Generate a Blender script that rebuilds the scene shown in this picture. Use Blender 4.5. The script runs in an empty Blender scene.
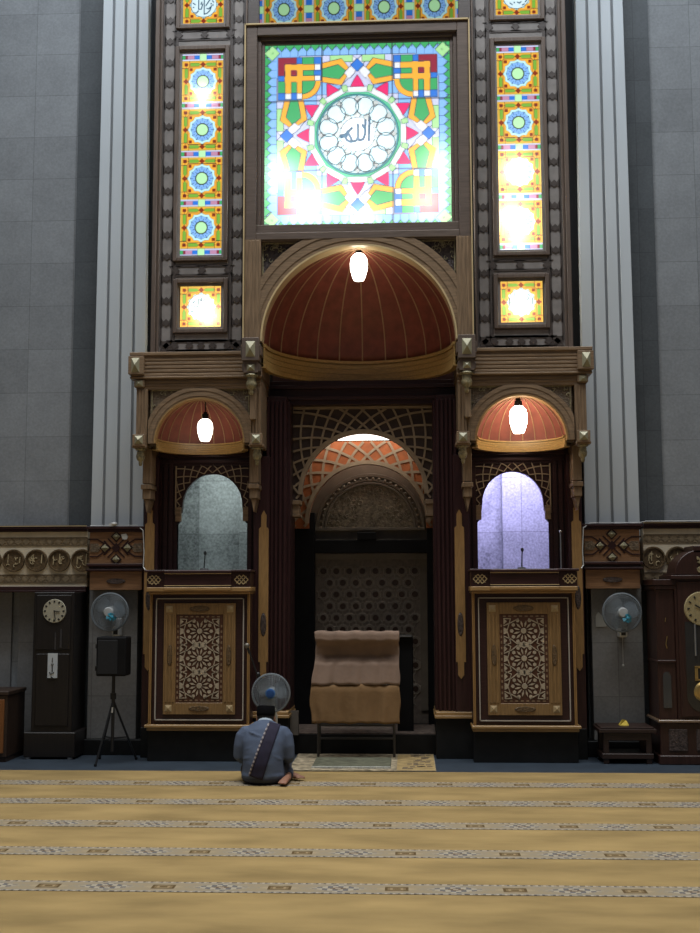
import bpy, bmesh, math, random
import numpy as np
from mathutils import Vector, Matrix
from mathutils.bvhtree import BVHTree

random.seed(7)
rng = np.random.default_rng(7)
C = bpy.context.scene.collection
PI = math.pi
sin, cos = math.sin, math.cos

# ------------------------------------------------------------------ helpers
class MB:
    """collects geometry in world coordinates; becomes ONE mesh object"""
    def __init__(s): s.v = []; s.f = []; s.m = []; s.sm = []; s.cur = 0; s.smooth = False
    def add(s, vs, fs):
        b = len(s.v); s.v += [tuple(p) for p in vs]
        for f in fs:
            s.f.append([b + i for i in f]); s.m.append(s.cur); s.sm.append(s.smooth)
    def box(s, x0, x1, y0, y1, z0, z1):
        x0, x1 = min(x0, x1), max(x0, x1)
        vs = [(x, y, z) for z in (z0, z1) for y in (y0, y1) for x in (x0, x1)]
        s.add(vs, [(0,2,3,1),(4,5,7,6),(0,1,5,4),(2,6,7,3),(0,4,6,2),(1,3,7,5)]); return s
    def prism(s, poly, y0, y1):
        """polygon in (x, z), extruded from y0 (front) to y1"""
        a = sum(poly[i][0]*poly[(i+1) % len(poly)][1] - poly[(i+1) % len(poly)][0]*poly[i][1] for i in range(len(poly)))
        if a < 0: poly = poly[::-1]
        n = len(poly)
        vs = [(x, y0, z) for x, z in poly] + [(x, y1, z) for x, z in poly]
        fs = [tuple(range(n)), tuple(range(2*n-1, n-1, -1))]
        fs += [(i, i+n, (i+1) % n + n, (i+1) % n) for i in range(n)]
        s.add(vs, fs); return s
    def pyramid(s, x, z, hx, hz, y, h):
        vs = [(x-hx,y,z-hz),(x+hx,y,z-hz),(x+hx,y,z+hz),(x-hx,y,z+hz),(x,y-h,z)]
        s.add(vs, [(0,1,4),(1,2,4),(2,3,4),(3,0,4),(3,2,1,0)]); return s
    def diamond(s, x, z, hx, hz, y, h):
        vs = [(x-hx,y,z),(x,y,z-hz),(x+hx,y,z),(x,y,z+hz),(x,y-h,z)]
        s.add(vs, [(0,1,4),(1,2,4),(2,3,4),(3,0,4),(3,2,1,0)]); return s
    def moulding(s, prof, x0, x1):
        """closed (y, z) profile extruded along x"""
        n = len(prof)
        vs = [(x0, y, z) for y, z in prof] + [(x1, y, z) for y, z in prof]
        s.add(vs, [tuple(range(n)), tuple(range(2*n-1, n-1, -1))] + [(i, i+n, (i+1) % n+n, (i+1) % n) for i in range(n)]); return s
    def arc(s, cx, cz, r0, r1, y0, y1, a0=0, a1=PI, n=40, clip=None):
        """solid arch band between radii; clip=(x0,x1,z1) clamps the outer edge"""
        def P(r, a):
            x, z = cx + r*cos(a), cz + r*sin(a)
            if clip: x = min(max(x, clip[0]), clip[1]); z = min(z, clip[2])
            return x, z
        vs = []
        for i in range(n+1):
            a = a0 + (a1-a0)*i/n
            (xi, zi), (xo, zo) = P(r0, a), P(r1, a)
            vs += [(xi,y0,zi),(xo,y0,zo),(xo,y1,zo),(xi,y1,zi)]
        fs = [(0,1,2,3)[::-1], tuple(4*n+k for k in range(4))]
        for i in range(n):
            b = 4*i
            for k in range(4):
                fs.append((b+k, b+(k+1) % 4, b+4+(k+1) % 4, b+4+k))
        s.add(vs, fs); return s
    def plate(s, x0, x1, z1, half, cx, y0, y1, z0):
        """plate x0..x1, z0..z1 with an opening; half = [(half_width, z)...] from bottom up to (0, apex)"""
        s.box(x0, cx-half[0][0], y0, y1, z0, z1); s.box(cx+half[0][0], x1, y0, y1, z0, z1)
        pts = [(cx-h, z) for h, z in half] + [(cx+h, z) for h, z in half[::-1][1:]]
        for (xa, za), (xb, zb) in zip(pts[:-1], pts[1:]):
            if abs(xa-xb) < 1e-6:
                continue
            s.prism([(xa, za), (xb, zb), (xb, z1), (xa, z1)], y0, y1)
        return s
    def tube(s, pts, r, n=8, close=False):
        pts = [Vector(p) for p in pts]; m = len(pts)
        rs = r if isinstance(r, (list, tuple)) else [r]*m
        up = None; vs = []
        for i, p in enumerate(pts):
            if close: t = pts[(i+1) % m] - pts[i-1]
            else: t = pts[min(i+1, m-1)] - pts[max(i-1, 0)]
            t.normalize()
            if up is None: up = Vector((0,0,1)) if abs(t.z) < .9 else Vector((0,1,0))
            a = t.cross(up); a.normalize(); b = a.cross(t); b.normalize(); up = b
            vs += [p + a*(rs[i]*cos(2*PI*k/n)) + b*(rs[i]*sin(2*PI*k/n)) for k in range(n)]
        fs = []
        for i in range(m if close else m-1):
            j = (i+1) % m
            fs += [(i*n+k, i*n+(k+1) % n, j*n+(k+1) % n, j*n+k) for k in range(n)]
        if not close: fs += [tuple(range(n))[::-1], tuple((m-1)*n+k for k in range(n))]
        s.add(vs, fs); return s
    def bars(s, pts, w, y0, y1):
        """flat bar of width w along a polyline of (x, z)"""
        p = [pts[0]]
        for q in pts[1:]:
            if math.hypot(q[0]-p[-1][0], q[1]-p[-1][1]) > 1e-5: p.append(q)
        m = len(p)
        if m < 2: return s
        vs = []
        for i in range(m):
            n_ = []
            for k in (i-1, i):
                if 0 <= k < m-1:
                    dx, dz = p[k+1][0]-p[k][0], p[k+1][1]-p[k][1]; L = math.hypot(dx, dz); n_.append((-dz/L, dx/L))
            nx_, nz_ = sum(q[0] for q in n_), sum(q[1] for q in n_); L = math.hypot(nx_, nz_) or 1; nx_, nz_ = nx_/L, nz_/L
            k_ = w/2/max(.5, nx_*n_[0][0]+nz_*n_[0][1])
            for sd, y in ((1, y0), (-1, y0), (-1, y1), (1, y1)): vs.append((p[i][0]+sd*nx_*k_, y, p[i][1]+sd*nz_*k_))
        fs = [(0, 1, 2, 3), tuple(4*(m-1)+k for k in range(4))[::-1]]
        for i in range(m-1):
            for k in range(4): fs.append((4*i+k, 4*i+4+k, 4*i+4+(k+1) % 4, 4*i+(k+1) % 4))
        s.add(vs, fs); return s
    def lathe(s, prof, c, axis='z', n=24, sx=1, sy=1):
        vs = []
        for r, h in prof:
            for k in range(n):
                a = 2*PI*k/n
                u, w = r*cos(a)*sx, r*sin(a)*sy
                vs.append({'z': (c[0]+u, c[1]+w, c[2]+h), 'y': (c[0]+u, c[1]-h, c[2]+w), 'x': (c[0]+h, c[1]+u, c[2]+w)}[axis])
        m = len(prof); fs = []
        for i in range(m-1):
            fs += [(i*n+k, i*n+(k+1) % n, (i+1)*n+(k+1) % n, (i+1)*n+k) for k in range(n)]
        fs += [tuple(range(n))[::-1], tuple((m-1)*n+k for k in range(n))]
        s.add(vs, fs); return s
    def ball(s, c, r, n=16, m=10):
        rx, ry, rz = r if isinstance(r, (tuple, list)) else (r, r, r)
        vs = [(c[0], c[1], c[2]-rz)]
        for i in range(1, m):
            p = -PI/2 + PI*i/m
            vs += [(c[0]+rx*cos(p)*cos(2*PI*k/n), c[1]+ry*cos(p)*sin(2*PI*k/n), c[2]+rz*sin(p)) for k in range(n)]
        vs.append((c[0], c[1], c[2]+rz))
        fs = [(0, 1+(k+1) % n, 1+k) for k in range(n)]
        for i in range(m-2):
            fs += [(1+i*n+k, 1+i*n+(k+1) % n, 1+(i+1)*n+(k+1) % n, 1+(i+1)*n+k) for k in range(n)]
        t = len(vs)-1; b = 1+(m-2)*n
        fs += [(b+k, b+(k+1) % n, t) for k in range(n)]
        s.add(vs, fs); return s
    def loft(s, secs, n=16):
        """secs: (center, rx, ry) rings across the path"""
        cs = [Vector(c) for c, _, _ in secs]; m = len(cs); vs = []
        for i, (c, a, b) in enumerate(secs):
            t = (cs[min(i+1, m-1)] - cs[max(i-1, 0)]).normalized()
            X = Vector((1,0,0)); X = X - t*X.dot(t)
            if X.length < .25: X = Vector((0,1,0)) - t*t.y
            X.normalize(); Y = t.cross(X)
            vs += [cs[i] + X*(a*cos(2*PI*k/n)) + Y*(b*sin(2*PI*k/n)) for k in range(n)]
        fs = []
        for i in range(m-1):
            fs += [(i*n+k, i*n+(k+1) % n, (i+1)*n+(k+1) % n, (i+1)*n+k) for k in range(n)]
        fs += [tuple(range(n))[::-1], tuple((m-1)*n+k for k in range(n))]
        s.add(vs, fs); return s
    def build(s, name, mats, parent=None, bev=0, seg=1):
        if not isinstance(mats, (list, tuple)): mats = [mats]
        o0 = Vector((0,0,0)); p = parent
        while p is not None: o0 += p.location; p = p.parent
        me = bpy.data.meshes.new(name)
        me.from_pydata([(Vector(v)-o0) for v in s.v], [], s.f)
        for m in mats: me.materials.append(m)
        me.polygons.foreach_set('material_index', s.m); me.polygons.foreach_set('use_smooth', s.sm)
        bm = bmesh.new(); bm.from_mesh(me); bmesh.ops.recalc_face_normals(bm, faces=bm.faces); bm.to_mesh(me); bm.free()
        o = bpy.data.objects.new(name, me); C.objects.link(o)
        if parent: o.parent = parent
        if bev:
            md = o.modifiers.new('bevel', 'BEVEL'); md.width = bev; md.segments = seg; md.limit_method = 'ANGLE'; md.angle_limit = 0.6
        return o

def tag(o, label=None, cat=None, group=None, kind=None):
    if label: o['label'] = label
    if cat: o['category'] = cat
    if group: o['group'] = group
    if kind: o['kind'] = kind
    return o
def thing(name, loc, label, cat, group=None):
    o = bpy.data.objects.new(name, None); C.objects.link(o); o.location = loc; o.empty_display_size = .1
    return tag(o, label, cat, group)

# ------------------------------------------------------------------ camera (measured)
F, PITCH, YAW, ROLL, CX, H = 1141.8, .108, .0488, -.0028, .464, 1.7
cy_, sy_ = cos(YAW), sin(YAW); cp_, sp_ = cos(PITCH), sin(PITCH); cr_, sr_ = cos(ROLL), sin(ROLL)
M1 = np.array([[cy_, sy_, 0], [-sy_, cy_, 0], [0, 0, 1]])
M2 = np.array([[1,0,0],[0,cp_,sp_],[0,-sp_,cp_]])
M3 = np.array([[cr_,0,sr_],[0,1,0],[-sr_,0,cr_]])
MM = M3 @ M2 @ M1
right, fwd, up = MM[0], MM[1], MM[2]
cam = bpy.data.cameras.new('camera'); co = bpy.data.objects.new('camera', cam); C.objects.link(co)
mw = Matrix.Identity(4)
for i in range(3):
    mw[i][0] = right[i]; mw[i][1] = up[i]; mw[i][2] = -fwd[i]
mw[0][3], mw[1][3], mw[2][3] = CX, 0, H
co.matrix_world = mw
cam.sensor_fit = 'VERTICAL'; cam.sensor_height = 36; cam.lens = F*36/933; cam.clip_end = 200
bpy.context.scene.camera = co

# ------------------------------------------------------------------ materials
def nodes(name):
    m = bpy.data.materials.new(name); m.use_nodes = True
    nt = m.node_tree; b = nt.nodes['Principled BSDF']
    return m, nt, b
def mat(name, col, rough=.5, var=.15, scale=6, stretch=(1,1,1), metal=0, bump=0, bscale=60, spec=.5, detail=4):
    m, nt, b = nodes(name); N, L = nt.nodes, nt.links
    b.inputs['Roughness'].default_value = rough; b.inputs['Metallic'].default_value = metal
    b.inputs['Specular IOR Level'].default_value = spec
    tc = N.new('ShaderNodeTexCoord'); mp = N.new('ShaderNodeMapping'); mp.inputs['Scale'].default_value = stretch
    nz = N.new('ShaderNodeTexNoise'); nz.inputs['Scale'].default_value = scale; nz.inputs['Detail'].default_value = detail
    cr = N.new('ShaderNodeValToRGB'); e = cr.color_ramp.elements
    e[0].position, e[1].position = .3, .7
    e[0].color = [*(c*(1-var) for c in col), 1]; e[1].color = [*(min(1, c*(1+var)) for c in col), 1]
    L.new(tc.outputs['Object'], mp.inputs['Vector']); L.new(mp.outputs['Vector'], nz.inputs['Vector'])
    L.new(nz.outputs['Fac'], cr.inputs['Fac']); L.new(cr.outputs['Color'], b.inputs['Base Color'])
    if bump:
        n2 = N.new('ShaderNodeTexNoise'); n2.inputs['Scale'].default_value = bscale; n2.inputs['Detail'].default_value = 3
        L.new(mp.outputs['Vector'], n2.inputs['Vector'])
        bp = N.new('ShaderNodeBump'); bp.inputs['Strength'].default_value = bump; bp.inputs['Distance'].default_value = .01
        L.new(n2.outputs['Fac'], bp.inputs['Height']); L.new(bp.outputs['Normal'], b.inputs['Normal'])
    return m
def wood(name, col, rough=.42, axis='x', var=.28, spec=.45):
    st = {'x': (1, 12, 12), 'z': (12, 12, 1)}[axis]
    return mat(name, col, rough, var, 5, st, bump=.08, bscale=14, spec=spec)
def tiles(name, col, size, x0, z0, rough=.7, joint=.012, var=.14):
    """stone slabs with thin joints on a wall facing -y"""
    m, nt, b = nodes(name); N, L = nt.nodes, nt.links
    b.inputs['Roughness'].default_value = rough; b.inputs['Specular IOR Level'].default_value = .3
    tc = N.new('ShaderNodeTexCoord'); sx = N.new('ShaderNodeSeparateXYZ'); L.new(tc.outputs['Object'], sx.inputs[0])
    def M(op, a, bb=None, cc=None):
        n = N.new('ShaderNodeMath'); n.operation = op
        for k, q in enumerate((a, bb, cc)):
            if q is None: continue
            if isinstance(q, (int, float)): n.inputs[k].default_value = q
            else: L.new(q, n.inputs[k])
        return n.outputs[0]
    ux = M('DIVIDE', M('SUBTRACT', sx.outputs[0], x0), size); uz = M('DIVIDE', M('SUBTRACT', sx.outputs[2], z0), size)
    j = M('MAXIMUM', M('LESS_THAN', M('FRACT', ux), joint), M('LESS_THAN', M('FRACT', uz), joint))
    cb = N.new('ShaderNodeCombineXYZ'); L.new(M('FLOOR', ux), cb.inputs[0]); L.new(M('FLOOR', uz), cb.inputs[1])
    wn = N.new('ShaderNodeTexWhiteNoise'); L.new(cb.outputs[0], wn.inputs['Vector'])
    nz = N.new('ShaderNodeTexNoise'); nz.inputs['Scale'].default_value = 3; nz.inputs['Detail'].default_value = 8; L.new(tc.outputs['Object'], nz.inputs['Vector'])
    n3 = N.new('ShaderNodeTexNoise'); n3.inputs['Scale'].default_value = 42; n3.inputs['Detail'].default_value = 3; L.new(tc.outputs['Object'], n3.inputs['Vector'])
    f = M('ADD', M('MULTIPLY', nz.outputs['Fac'], .5), M('ADD', M('MULTIPLY', wn.outputs['Value'], .22), M('MULTIPLY', n3.outputs['Fac'], .62)))
    cr = N.new('ShaderNodeValToRGB'); e = cr.color_ramp.elements; e[0].position, e[1].position = .40, .95
    e[0].color = [*(c*(1-var*1.5) for c in col), 1]; e[1].color = [*(c*(1+var*1.5) for c in col), 1]
    L.new(f, cr.inputs['Fac'])
    mx = N.new('ShaderNodeMix'); mx.data_type = 'RGBA'; L.new(M('MULTIPLY', j, .5), mx.inputs['Factor'])
    L.new(cr.outputs['Color'], mx.inputs['A']); mx.inputs['B'].default_value = [c*.3 for c in col] + [1]
    L.new(mx.outputs['Result'], b.inputs['Base Color'])
    bp = N.new('ShaderNodeBump'); bp.inputs['Strength'].default_value = .15; bp.inputs['Distance'].default_value = .006
    L.new(n3.outputs['Fac'], bp.inputs['Height']); L.new(bp.outputs['Normal'], b.inputs['Normal'])
    return m
def emit(name, col, s):
    m, nt, b = nodes(name)
    b.inputs['Base Color'].default_value = [*col, 1]; b.inputs['Emission Color'].default_value = [*col, 1]; b.inputs['Emission Strength'].default_value = s
    return m
def glass_mat(name, glow, trans=1.0):
    """backlit coloured glass: emission stands in for daylight behind it, plus real lamps shining through"""
    m, nt, b = nodes(name); N, L = nt.nodes, nt.links
    at = N.new('ShaderNodeAttribute'); at.attribute_name = 'Col'
    em = N.new('ShaderNodeEmission'); em.inputs['Strength'].default_value = glow
    tl = N.new('ShaderNodeBsdfTranslucent'); ad = N.new('ShaderNodeAddShader')
    L.new(at.outputs['Color'], em.inputs['Color'])
    mx = N.new('ShaderNodeMix'); mx.data_type = 'RGBA'; mx.inputs['Factor'].default_value = .25
    L.new(at.outputs['Color'], mx.inputs['A']); mx.inputs['B'].default_value = (1,1,1,1)
    L.new(mx.outputs['Result'], tl.inputs['Color'])
    L.new(em.outputs[0], ad.inputs[0]); L.new(tl.outputs[0], ad.inputs[1])
    L.new(ad.outputs[0], N['Material Output'].inputs['Surface'])
    return m
def attr_mat(name, rough=.9):
    m, nt, b = nodes(name); b.inputs['Roughness'].default_value = rough; b.inputs['Specular IOR Level'].default_value = .1
    at = nt.nodes.new('ShaderNodeAttribute'); at.attribute_name = 'Col'; nt.links.new(at.outputs['Color'], b.inputs['Base Color'])
    return m

taupe = wood('taupe_wood', (.138, .100, .078), var=.18); taupe_v = wood('taupe_wood_upright', (.138, .100, .078), axis='z', var=.18)
taupe_dk = wood('dark_taupe_wood', (.080, .062, .053), var=.15); cell = mat('lattice_cell', (.245, .215, .195), .7, .15, 9)
brown = wood('brown_wood', (.240, .158, .092)); brown_v = wood('brown_wood_upright', (.240, .158, .092), axis='z')
carve = mat('carved_wood', (.15, .105, .065), .45, .5, 45, bump=.9, bscale=70)
carve_dk = mat('dark_carved_wood', (.07, .05, .045), .35, .6, 40, bump=1, bscale=60)
gilt = mat('gilt_wood', (.34, .20, .075), .38, .2, 8, (1, 10, 10)); gilt_v = mat('gilt_wood_upright', (.33, .185, .066), .45, .2, 8, (10, 10, 1))
gold_edge = mat('gold_edge', (.60, .45, .24), .3, .1)
stud = mat('brass_stud', (.34, .31, .20), .4, .15, 12, metal=.15); rib_m = mat('gilt_rib', (.40, .25, .13), .45, .15); band_g = mat('gilt_band', (.42, .255, .085), .35, .2, 8, (1, 10, 10))
bronze = mat('pale_bronze', (.34, .29, .17), .4, .45, 40, metal=.2, bump=.5, bscale=50)
panel_gold = mat('panel_gilt', (.25, .145, .055), .45, .22, 8, (10, 10, 1)); block_w = wood('block_wood', (.27, .140, .068))
mahog = wood('mahogany', (.036, .014, .013), .38, 'x', spec=.35); mahog_v = wood('mahogany_upright', (.036, .013, .013), .38, 'z', spec=.35)
dome_red = mat('dome_maroon', (.205, .052, .034), .5, .2, 10)
inlay = mat('cream_inlay', (.42, .34, .24), .5, .2, 20)
lat_tan = mat('tan_lattice', (.36, .265, .175), .55, .15, 12)
lat_back = mat('lattice_backing', (.060, .036, .030), .6, .2, 10)
orange_back = mat('orange_backing', (.42, .12, .035), .6, .2, 10)
black = mat('black_paint', (.006, .006, .007), .6, .3, spec=.2); plinthm = mat('black_stone_plinth', (.008, .008, .008), .55, .3, 8, spec=.25)
stone_l = tiles('grey_stone', (.262, .272, .282), .49, -3.222-.006, 2.90); stone_r = tiles('grey_stone_right', (.262, .272, .282), .49, 3.17, 2.80)
stone_dk = tiles('dark_stone', (.088, .096, .102), .49, -20, 2.90, .5)
stone_low = tiles('lower_stone', (.22, .215, .21), .55, -2.86, .6)
room_stone = tiles('alcove_room_stone', (.42, .43, .44), .62, -3.19, .49, joint=.014, var=.45)
pil = mat('white_pilaster', (.565, .60, .625), .55, .05, 2, (1, 1, .3)); groove = mat('pilaster_groove', (.25, .26, .27), .7, .05)
carved_stone = mat('carved_stone', (.20, .165, .115), .55, .5, 30, bump=1, bscale=45); plain_stone = mat('plain_stone', (.17, .14, .105), .65, .12, 8)
floor_m = mat('blue_grey_floor', (.030, .043, .060), .55, .2, 4)
white_pl = mat('white_plastic', (.62, .62, .60), .4, .05); grey_pl = mat('grey_plastic', (.42, .43, .43), .45, .05)
metal_b = mat('black_metal', (.012, .012, .013), .4, .2); chrome = mat('steel', (.5, .5, .5), .3, .05, metal=.9)

# ------------------------------------------------------------------ colour-grid meshes (stained glass, woven bands)
def grid_mesh(name, cols, x0, x1, z0, z1, y, material, parent=None, flat_z=None):
    """cols[row, col, 3], row 0 at z0. One face per cell, its own colour."""
    nz, nx = cols.shape[:2]
    o0 = Vector((0,0,0)); p = parent
    while p is not None: o0 += p.location; p = p.parent
    xs = np.linspace(x0, x1, nx+1); zs = np.linspace(z0, z1, nz+1)
    X, Z = np.meshgrid(xs, zs)
    if flat_z is None: co3 = np.stack([X, np.full_like(X, y), Z], -1)
    else: co3 = np.stack([X, Z, np.full_like(X, flat_z)], -1)
    co3 = co3.reshape(-1, 3) - np.array(o0)
    i = np.arange(nz)[:, None]*(nx+1) + np.arange(nx)[None, :]
    q = np.stack([i, i+1, i+nx+2, i+nx+1], -1).reshape(-1, 4)
    me = bpy.data.meshes.new(name)
    me.vertices.add(len(co3)); me.vertices.foreach_set('co', co3.ravel())
    me.loops.add(q.size); me.loops.foreach_set('vertex_index', q.ravel().astype(np.int32))
    me.polygons.add(len(q)); me.polygons.foreach_set('loop_start', np.arange(0, q.size, 4, dtype=np.int32))
    me.update(calc_edges=True); me.validate()
    at = me.attributes.new('Col', 'FLOAT_COLOR', 'FACE')
    at.data.foreach_set('color', np.concatenate([cols.reshape(-1, 3), np.ones((nz*nx, 1))], 1).astype(np.float32).ravel())
    me.materials.append(material)
    o = bpy.data.objects.new(name, me); C.objects.link(o)
    if parent: o.parent = parent
    return o
PAL = np.array([(1.,.47,.045), (.20,.45,.05), (.26,.03,.008), (.25,.52,1.0), (.52,.95,.50), (.55,.92,.95),   # 0 orange 1 green 2 red 3 blue 4 mint 5 cyan
    (.03,.20,.75), (.55,.27,.42), (.62,.66,.93), (.30,.02,.05), (.85,.88,.95), (.05,.42,.14), (.85,.01,.16),    # 6 deep blue 7 pink 8 lavender 9 maroon 10 white 11 leaf 12 crimson
    (.66,.68,.66), (.02,.30,.34), (.68,.88,.95), (.42,.80,.35), (.10,.62,.33), (.02,.10,.20), (.9,.62,.10)])   # 13 grey 14 teal 15 pale 16 lime 17 jade 18 ink 19 amber
def finish(ids, ss, lead=1, leadcol=(.03,.035,.03), leadmask=None):
    e = np.zeros(ids.shape, bool)
    for k in range(1, lead+1):
        e[:, k:] |= ids[:, k:] != ids[:, :-k]; e[k:, :] |= ids[k:, :] != ids[:-k, :]
    if leadmask is not None: e |= leadmask
    col = PAL[ids].copy(); col[e] = leadcol
    h, w = ids.shape
    return col.reshape(h//ss, ss, w//ss, ss, 3).mean((1, 3))
def uv(nx, nz, ss):
    return np.meshgrid((np.arange(nx*ss)+.5)/(nx*ss)*2-1, (np.arange(nz*ss)+.5)/(nz*ss)*2-1)
def seg(u, v, a, b, w):
    a, b = np.array(a, float), np.array(b, float); d = b-a
    t = np.clip(((u-a[0])*d[0]+(v-a[1])*d[1])/max(d@d, 1e-9), 0, 1)
    return np.hypot(u-a[0]-t*d[0], v-a[1]-t*d[1]) < w
def strokes(u, v, lines, w):
    m = np.zeros(u.shape, bool)
    for ln in lines:
        if len(ln) == 1: m |= np.hypot(u-ln[0][0], v-ln[0][1]) < w*1.5
        for a, b in zip(ln[:-1], ln[1:]): m |= seg(u, v, a, b, w)
    return m
def inpoly(u, v, poly):
    r = np.zeros(u.shape, bool); n = len(poly)
    for i in range(n):
        (xa, ya), (xb, yb) = poly[i], poly[(i+1) % n]
        if ya == yb: continue
        r ^= ((ya > v) != (yb > v)) & (u < (xb-xa)*(v-ya)/(yb-ya)+xa)
    return r
def tile_ids(u, v, disc, lines=None):
    """one orange square tile; returns ids and a lead-line mask"""
    a, b = np.abs(u), np.abs(v)
    ids = np.zeros(u.shape, int); lead = np.zeros(u.shape, bool)
    big, sml = np.maximum(a, b), np.minimum(a, b)
    arrow = (np.abs(big-.82) < .085) & (sml > .13) & (sml < .62) & (np.abs(big-.82) < (sml-.10)*.75)
    ids[arrow] = 1
    ids[(big > .955)] = 19
    r = np.hypot(u, v); th = np.arctan2(v, u)
    ids[(sml/.13 + np.abs(big-.82)/.13) < 1] = 2
    for c, h in ((.82, .075), (.58, .07)):
        ids[(np.abs(a-c) < h) & (np.abs(b-c) < h)] = 2
    lead |= (np.abs(a-.70) < .012) & (b < .70) | (np.abs(b-.70) < .012) & (a < .70)
    lead |= (np.abs(np.abs(big)-.82) < .01) & (sml > .62)
    lead |= (np.abs(sml-.64) < .012) & (big > .70)
    if disc == 'flower':
        star = .70 - .07*np.abs(np.sin(6*th))
        ids[r < star] = 5
        ids[r < .57 - .05*np.abs(np.sin(6*th))] = 3
        lead |= (np.abs(np.sin(6*(th+PI/12))) < .20) & (r > .29) & (r < .44)
        lead |= (np.abs(np.sin(6*th)) < .16) & (r > .40) & (r < .57)
        ids[r < .28] = 4
        lead |= np.abs(r-.29) < .028
    else:
        ids[r < .66 + .03*np.cos(12*th)] = 5
        ids[r < .62] = 15
        lead |= np.abs(r-.63) < .012
        if lines: ids[strokes(u, v, lines, .022) & (r < .60)] = 18
    return ids, lead

glass_blue = glass_mat('stained_glass', 1.0, 1); 
WR1 = [[(-.25,.62),(-.25,-.22),(-.12,-.22),(-.05,.05)], [(.02,.62),(.02,-.48),(.16,-.44),(.30,-.30),(.38,-.05)], [(.10,-.05),(.26,.20),(.48,.45)],
       [(.15,-.18),(.24,-.22),(.33,-.12)], [(-.48,-.38),(-.36,-.42),(-.26,-.30)], [(-.52,.10),(-.42,.02)], [(-.50,-.12)], [(-.14,.02),(-.10,.14)], [(.45,-.02)], [(.36,.05)], [(-.15,.35),(-.10,.45)],
       [(-.42,.30),(-.36,.42)], [(.42,.20),(.48,.12)]]
WR2 = [[(.40,.55),(.40,.05),(.30,-.10),(.12,-.12),(.0,-.02),(-.05,.12)], [(-.05,.5),(-.02,.15),(-.12,-.02),(-.30,-.08),(-.46,.02),(-.46,.30),(-.34,.40),(-.26,.26),(-.34,.12)],
       [(.05,-.30),(.14,-.36),(.22,-.28)], [(-.10,-.32)], [(.30,.25),(.18,.30),(.12,.18)], [(.50,-.20),(.42,-.30)], [(-.3,-.34),(-.2,-.42)], [(.28,-.45),(.38,-.40)]]
WR3 = [[(-.30,.42),(-.30,-.02)], [(-.20,.40),(-.20,.0),(-.12,-.06)], [(.05,.12),(.0,.2),(.08,.24)], [(.10,.10),(.22,.06),(.34,.18),(.30,.30)], [(.34,.38),(.40,.30)], [(.52,.2),(.52,-.12)],
       [(.0,-.22),(.14,-.24),(.22,-.30)], [(.3,-.2),(.4,-.22),(.44,-.12)], [(-.5,-.05),(-.44,.06)], [(-.55,.2),(-.55,-.2)]]
WR4 = [[(-.12,.40),(-.12,.10),(-.20,.0),(-.32,.02)], [(.0,.44),(.02,.28)], [(-.40,.20),(-.32,.28)], [(.10,.30),(.16,.36)], [(-.5,-.22),(-.38,-.22)], [(-.48,.05)], [(.2,.1),(.26,.0)], [(-.02,.28),(-.06,.34)], [(-.3,-.3),(-.2,-.34)]]

def square_window(name, xc, z0, z1, hw, yg, label, lines, group, glow_mat, fw=.085):
    t = thing(name, (xc, yg, z0), label, 'window', group)
    ss = 3; n = 66
    u, v = uv(n, n, ss); ids, lead = tile_ids(u, v, 'text', lines)
    grid_mesh('glass_pane', finish(ids, ss, 1, leadmask=lead), xc-hw, xc+hw, z0, z1, yg, glow_mat, t)
    window_frame(t, xc-hw, xc+hw, z0, z1, yg, fw)
    return t
def window_frame(t, x0, x1, z0, z1, yg, w, yf=None):
    m = MB(); yf = yf if yf else yg-.09
    for a, b, y in ((0, .30*w, yg-.012), (.30*w, .8*w, yf+.03), (.8*w, w, yf+.055)):
        ia, ib = a, b
        m.box(x0-ib, x0-ia, y, yg+.02, z0-ib, z1+ib); m.box(x1+ia, x1+ib, y, yg+.02, z0-ib, z1+ib)
        m.box(x0-ia, x1+ia, y, yg+.02, z0-ib, z0-ia); m.box(x0-ia, x1+ia, y, yg+.02, z1+ia, z1+ib)
    m.build('window_frame', taupe_v, t, .006)

def lamp(name, kind, loc, power, col=(1,1,1), size=1, rot=None, sy=None, radius=.05, spread=None):
    l = bpy.data.lights.new(name, kind); l.energy = power; l.color = col
    if kind == 'AREA':
        l.size = size
        if sy: l.shape = 'RECTANGLE'; l.size_y = sy
        if spread: l.spread = spread
    else: l.shadow_soft_size = radius
    o = bpy.data.objects.new(name, l); C.objects.link(o); o.location = loc
    if rot: o.rotation_euler = rot
    return o

# ------------------------------------------------------------------ setting
def struct(name, mb, m, bev=0):
    return tag(mb.build(name, m, None, bev), kind='structure')
struct('floor', MB().box(-9, 9, -3, 13.8, -.2, 0), floor_m)
carpet_m = mat('ochre_carpet', (.330, .230, .098), .95, .24, 1.3, (1, 2.6, 1), bump=.25, bscale=160, spec=.1, detail=8)
cb = MB(); cb.box(-8, 8.5, -2.5, 10.96, .0, .006)
carpet = cb.build('prayer_carpet', carpet_m); tag(carpet, 'wide ochre prayer carpet crossed by grey patterned row bands', 'carpet')
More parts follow.
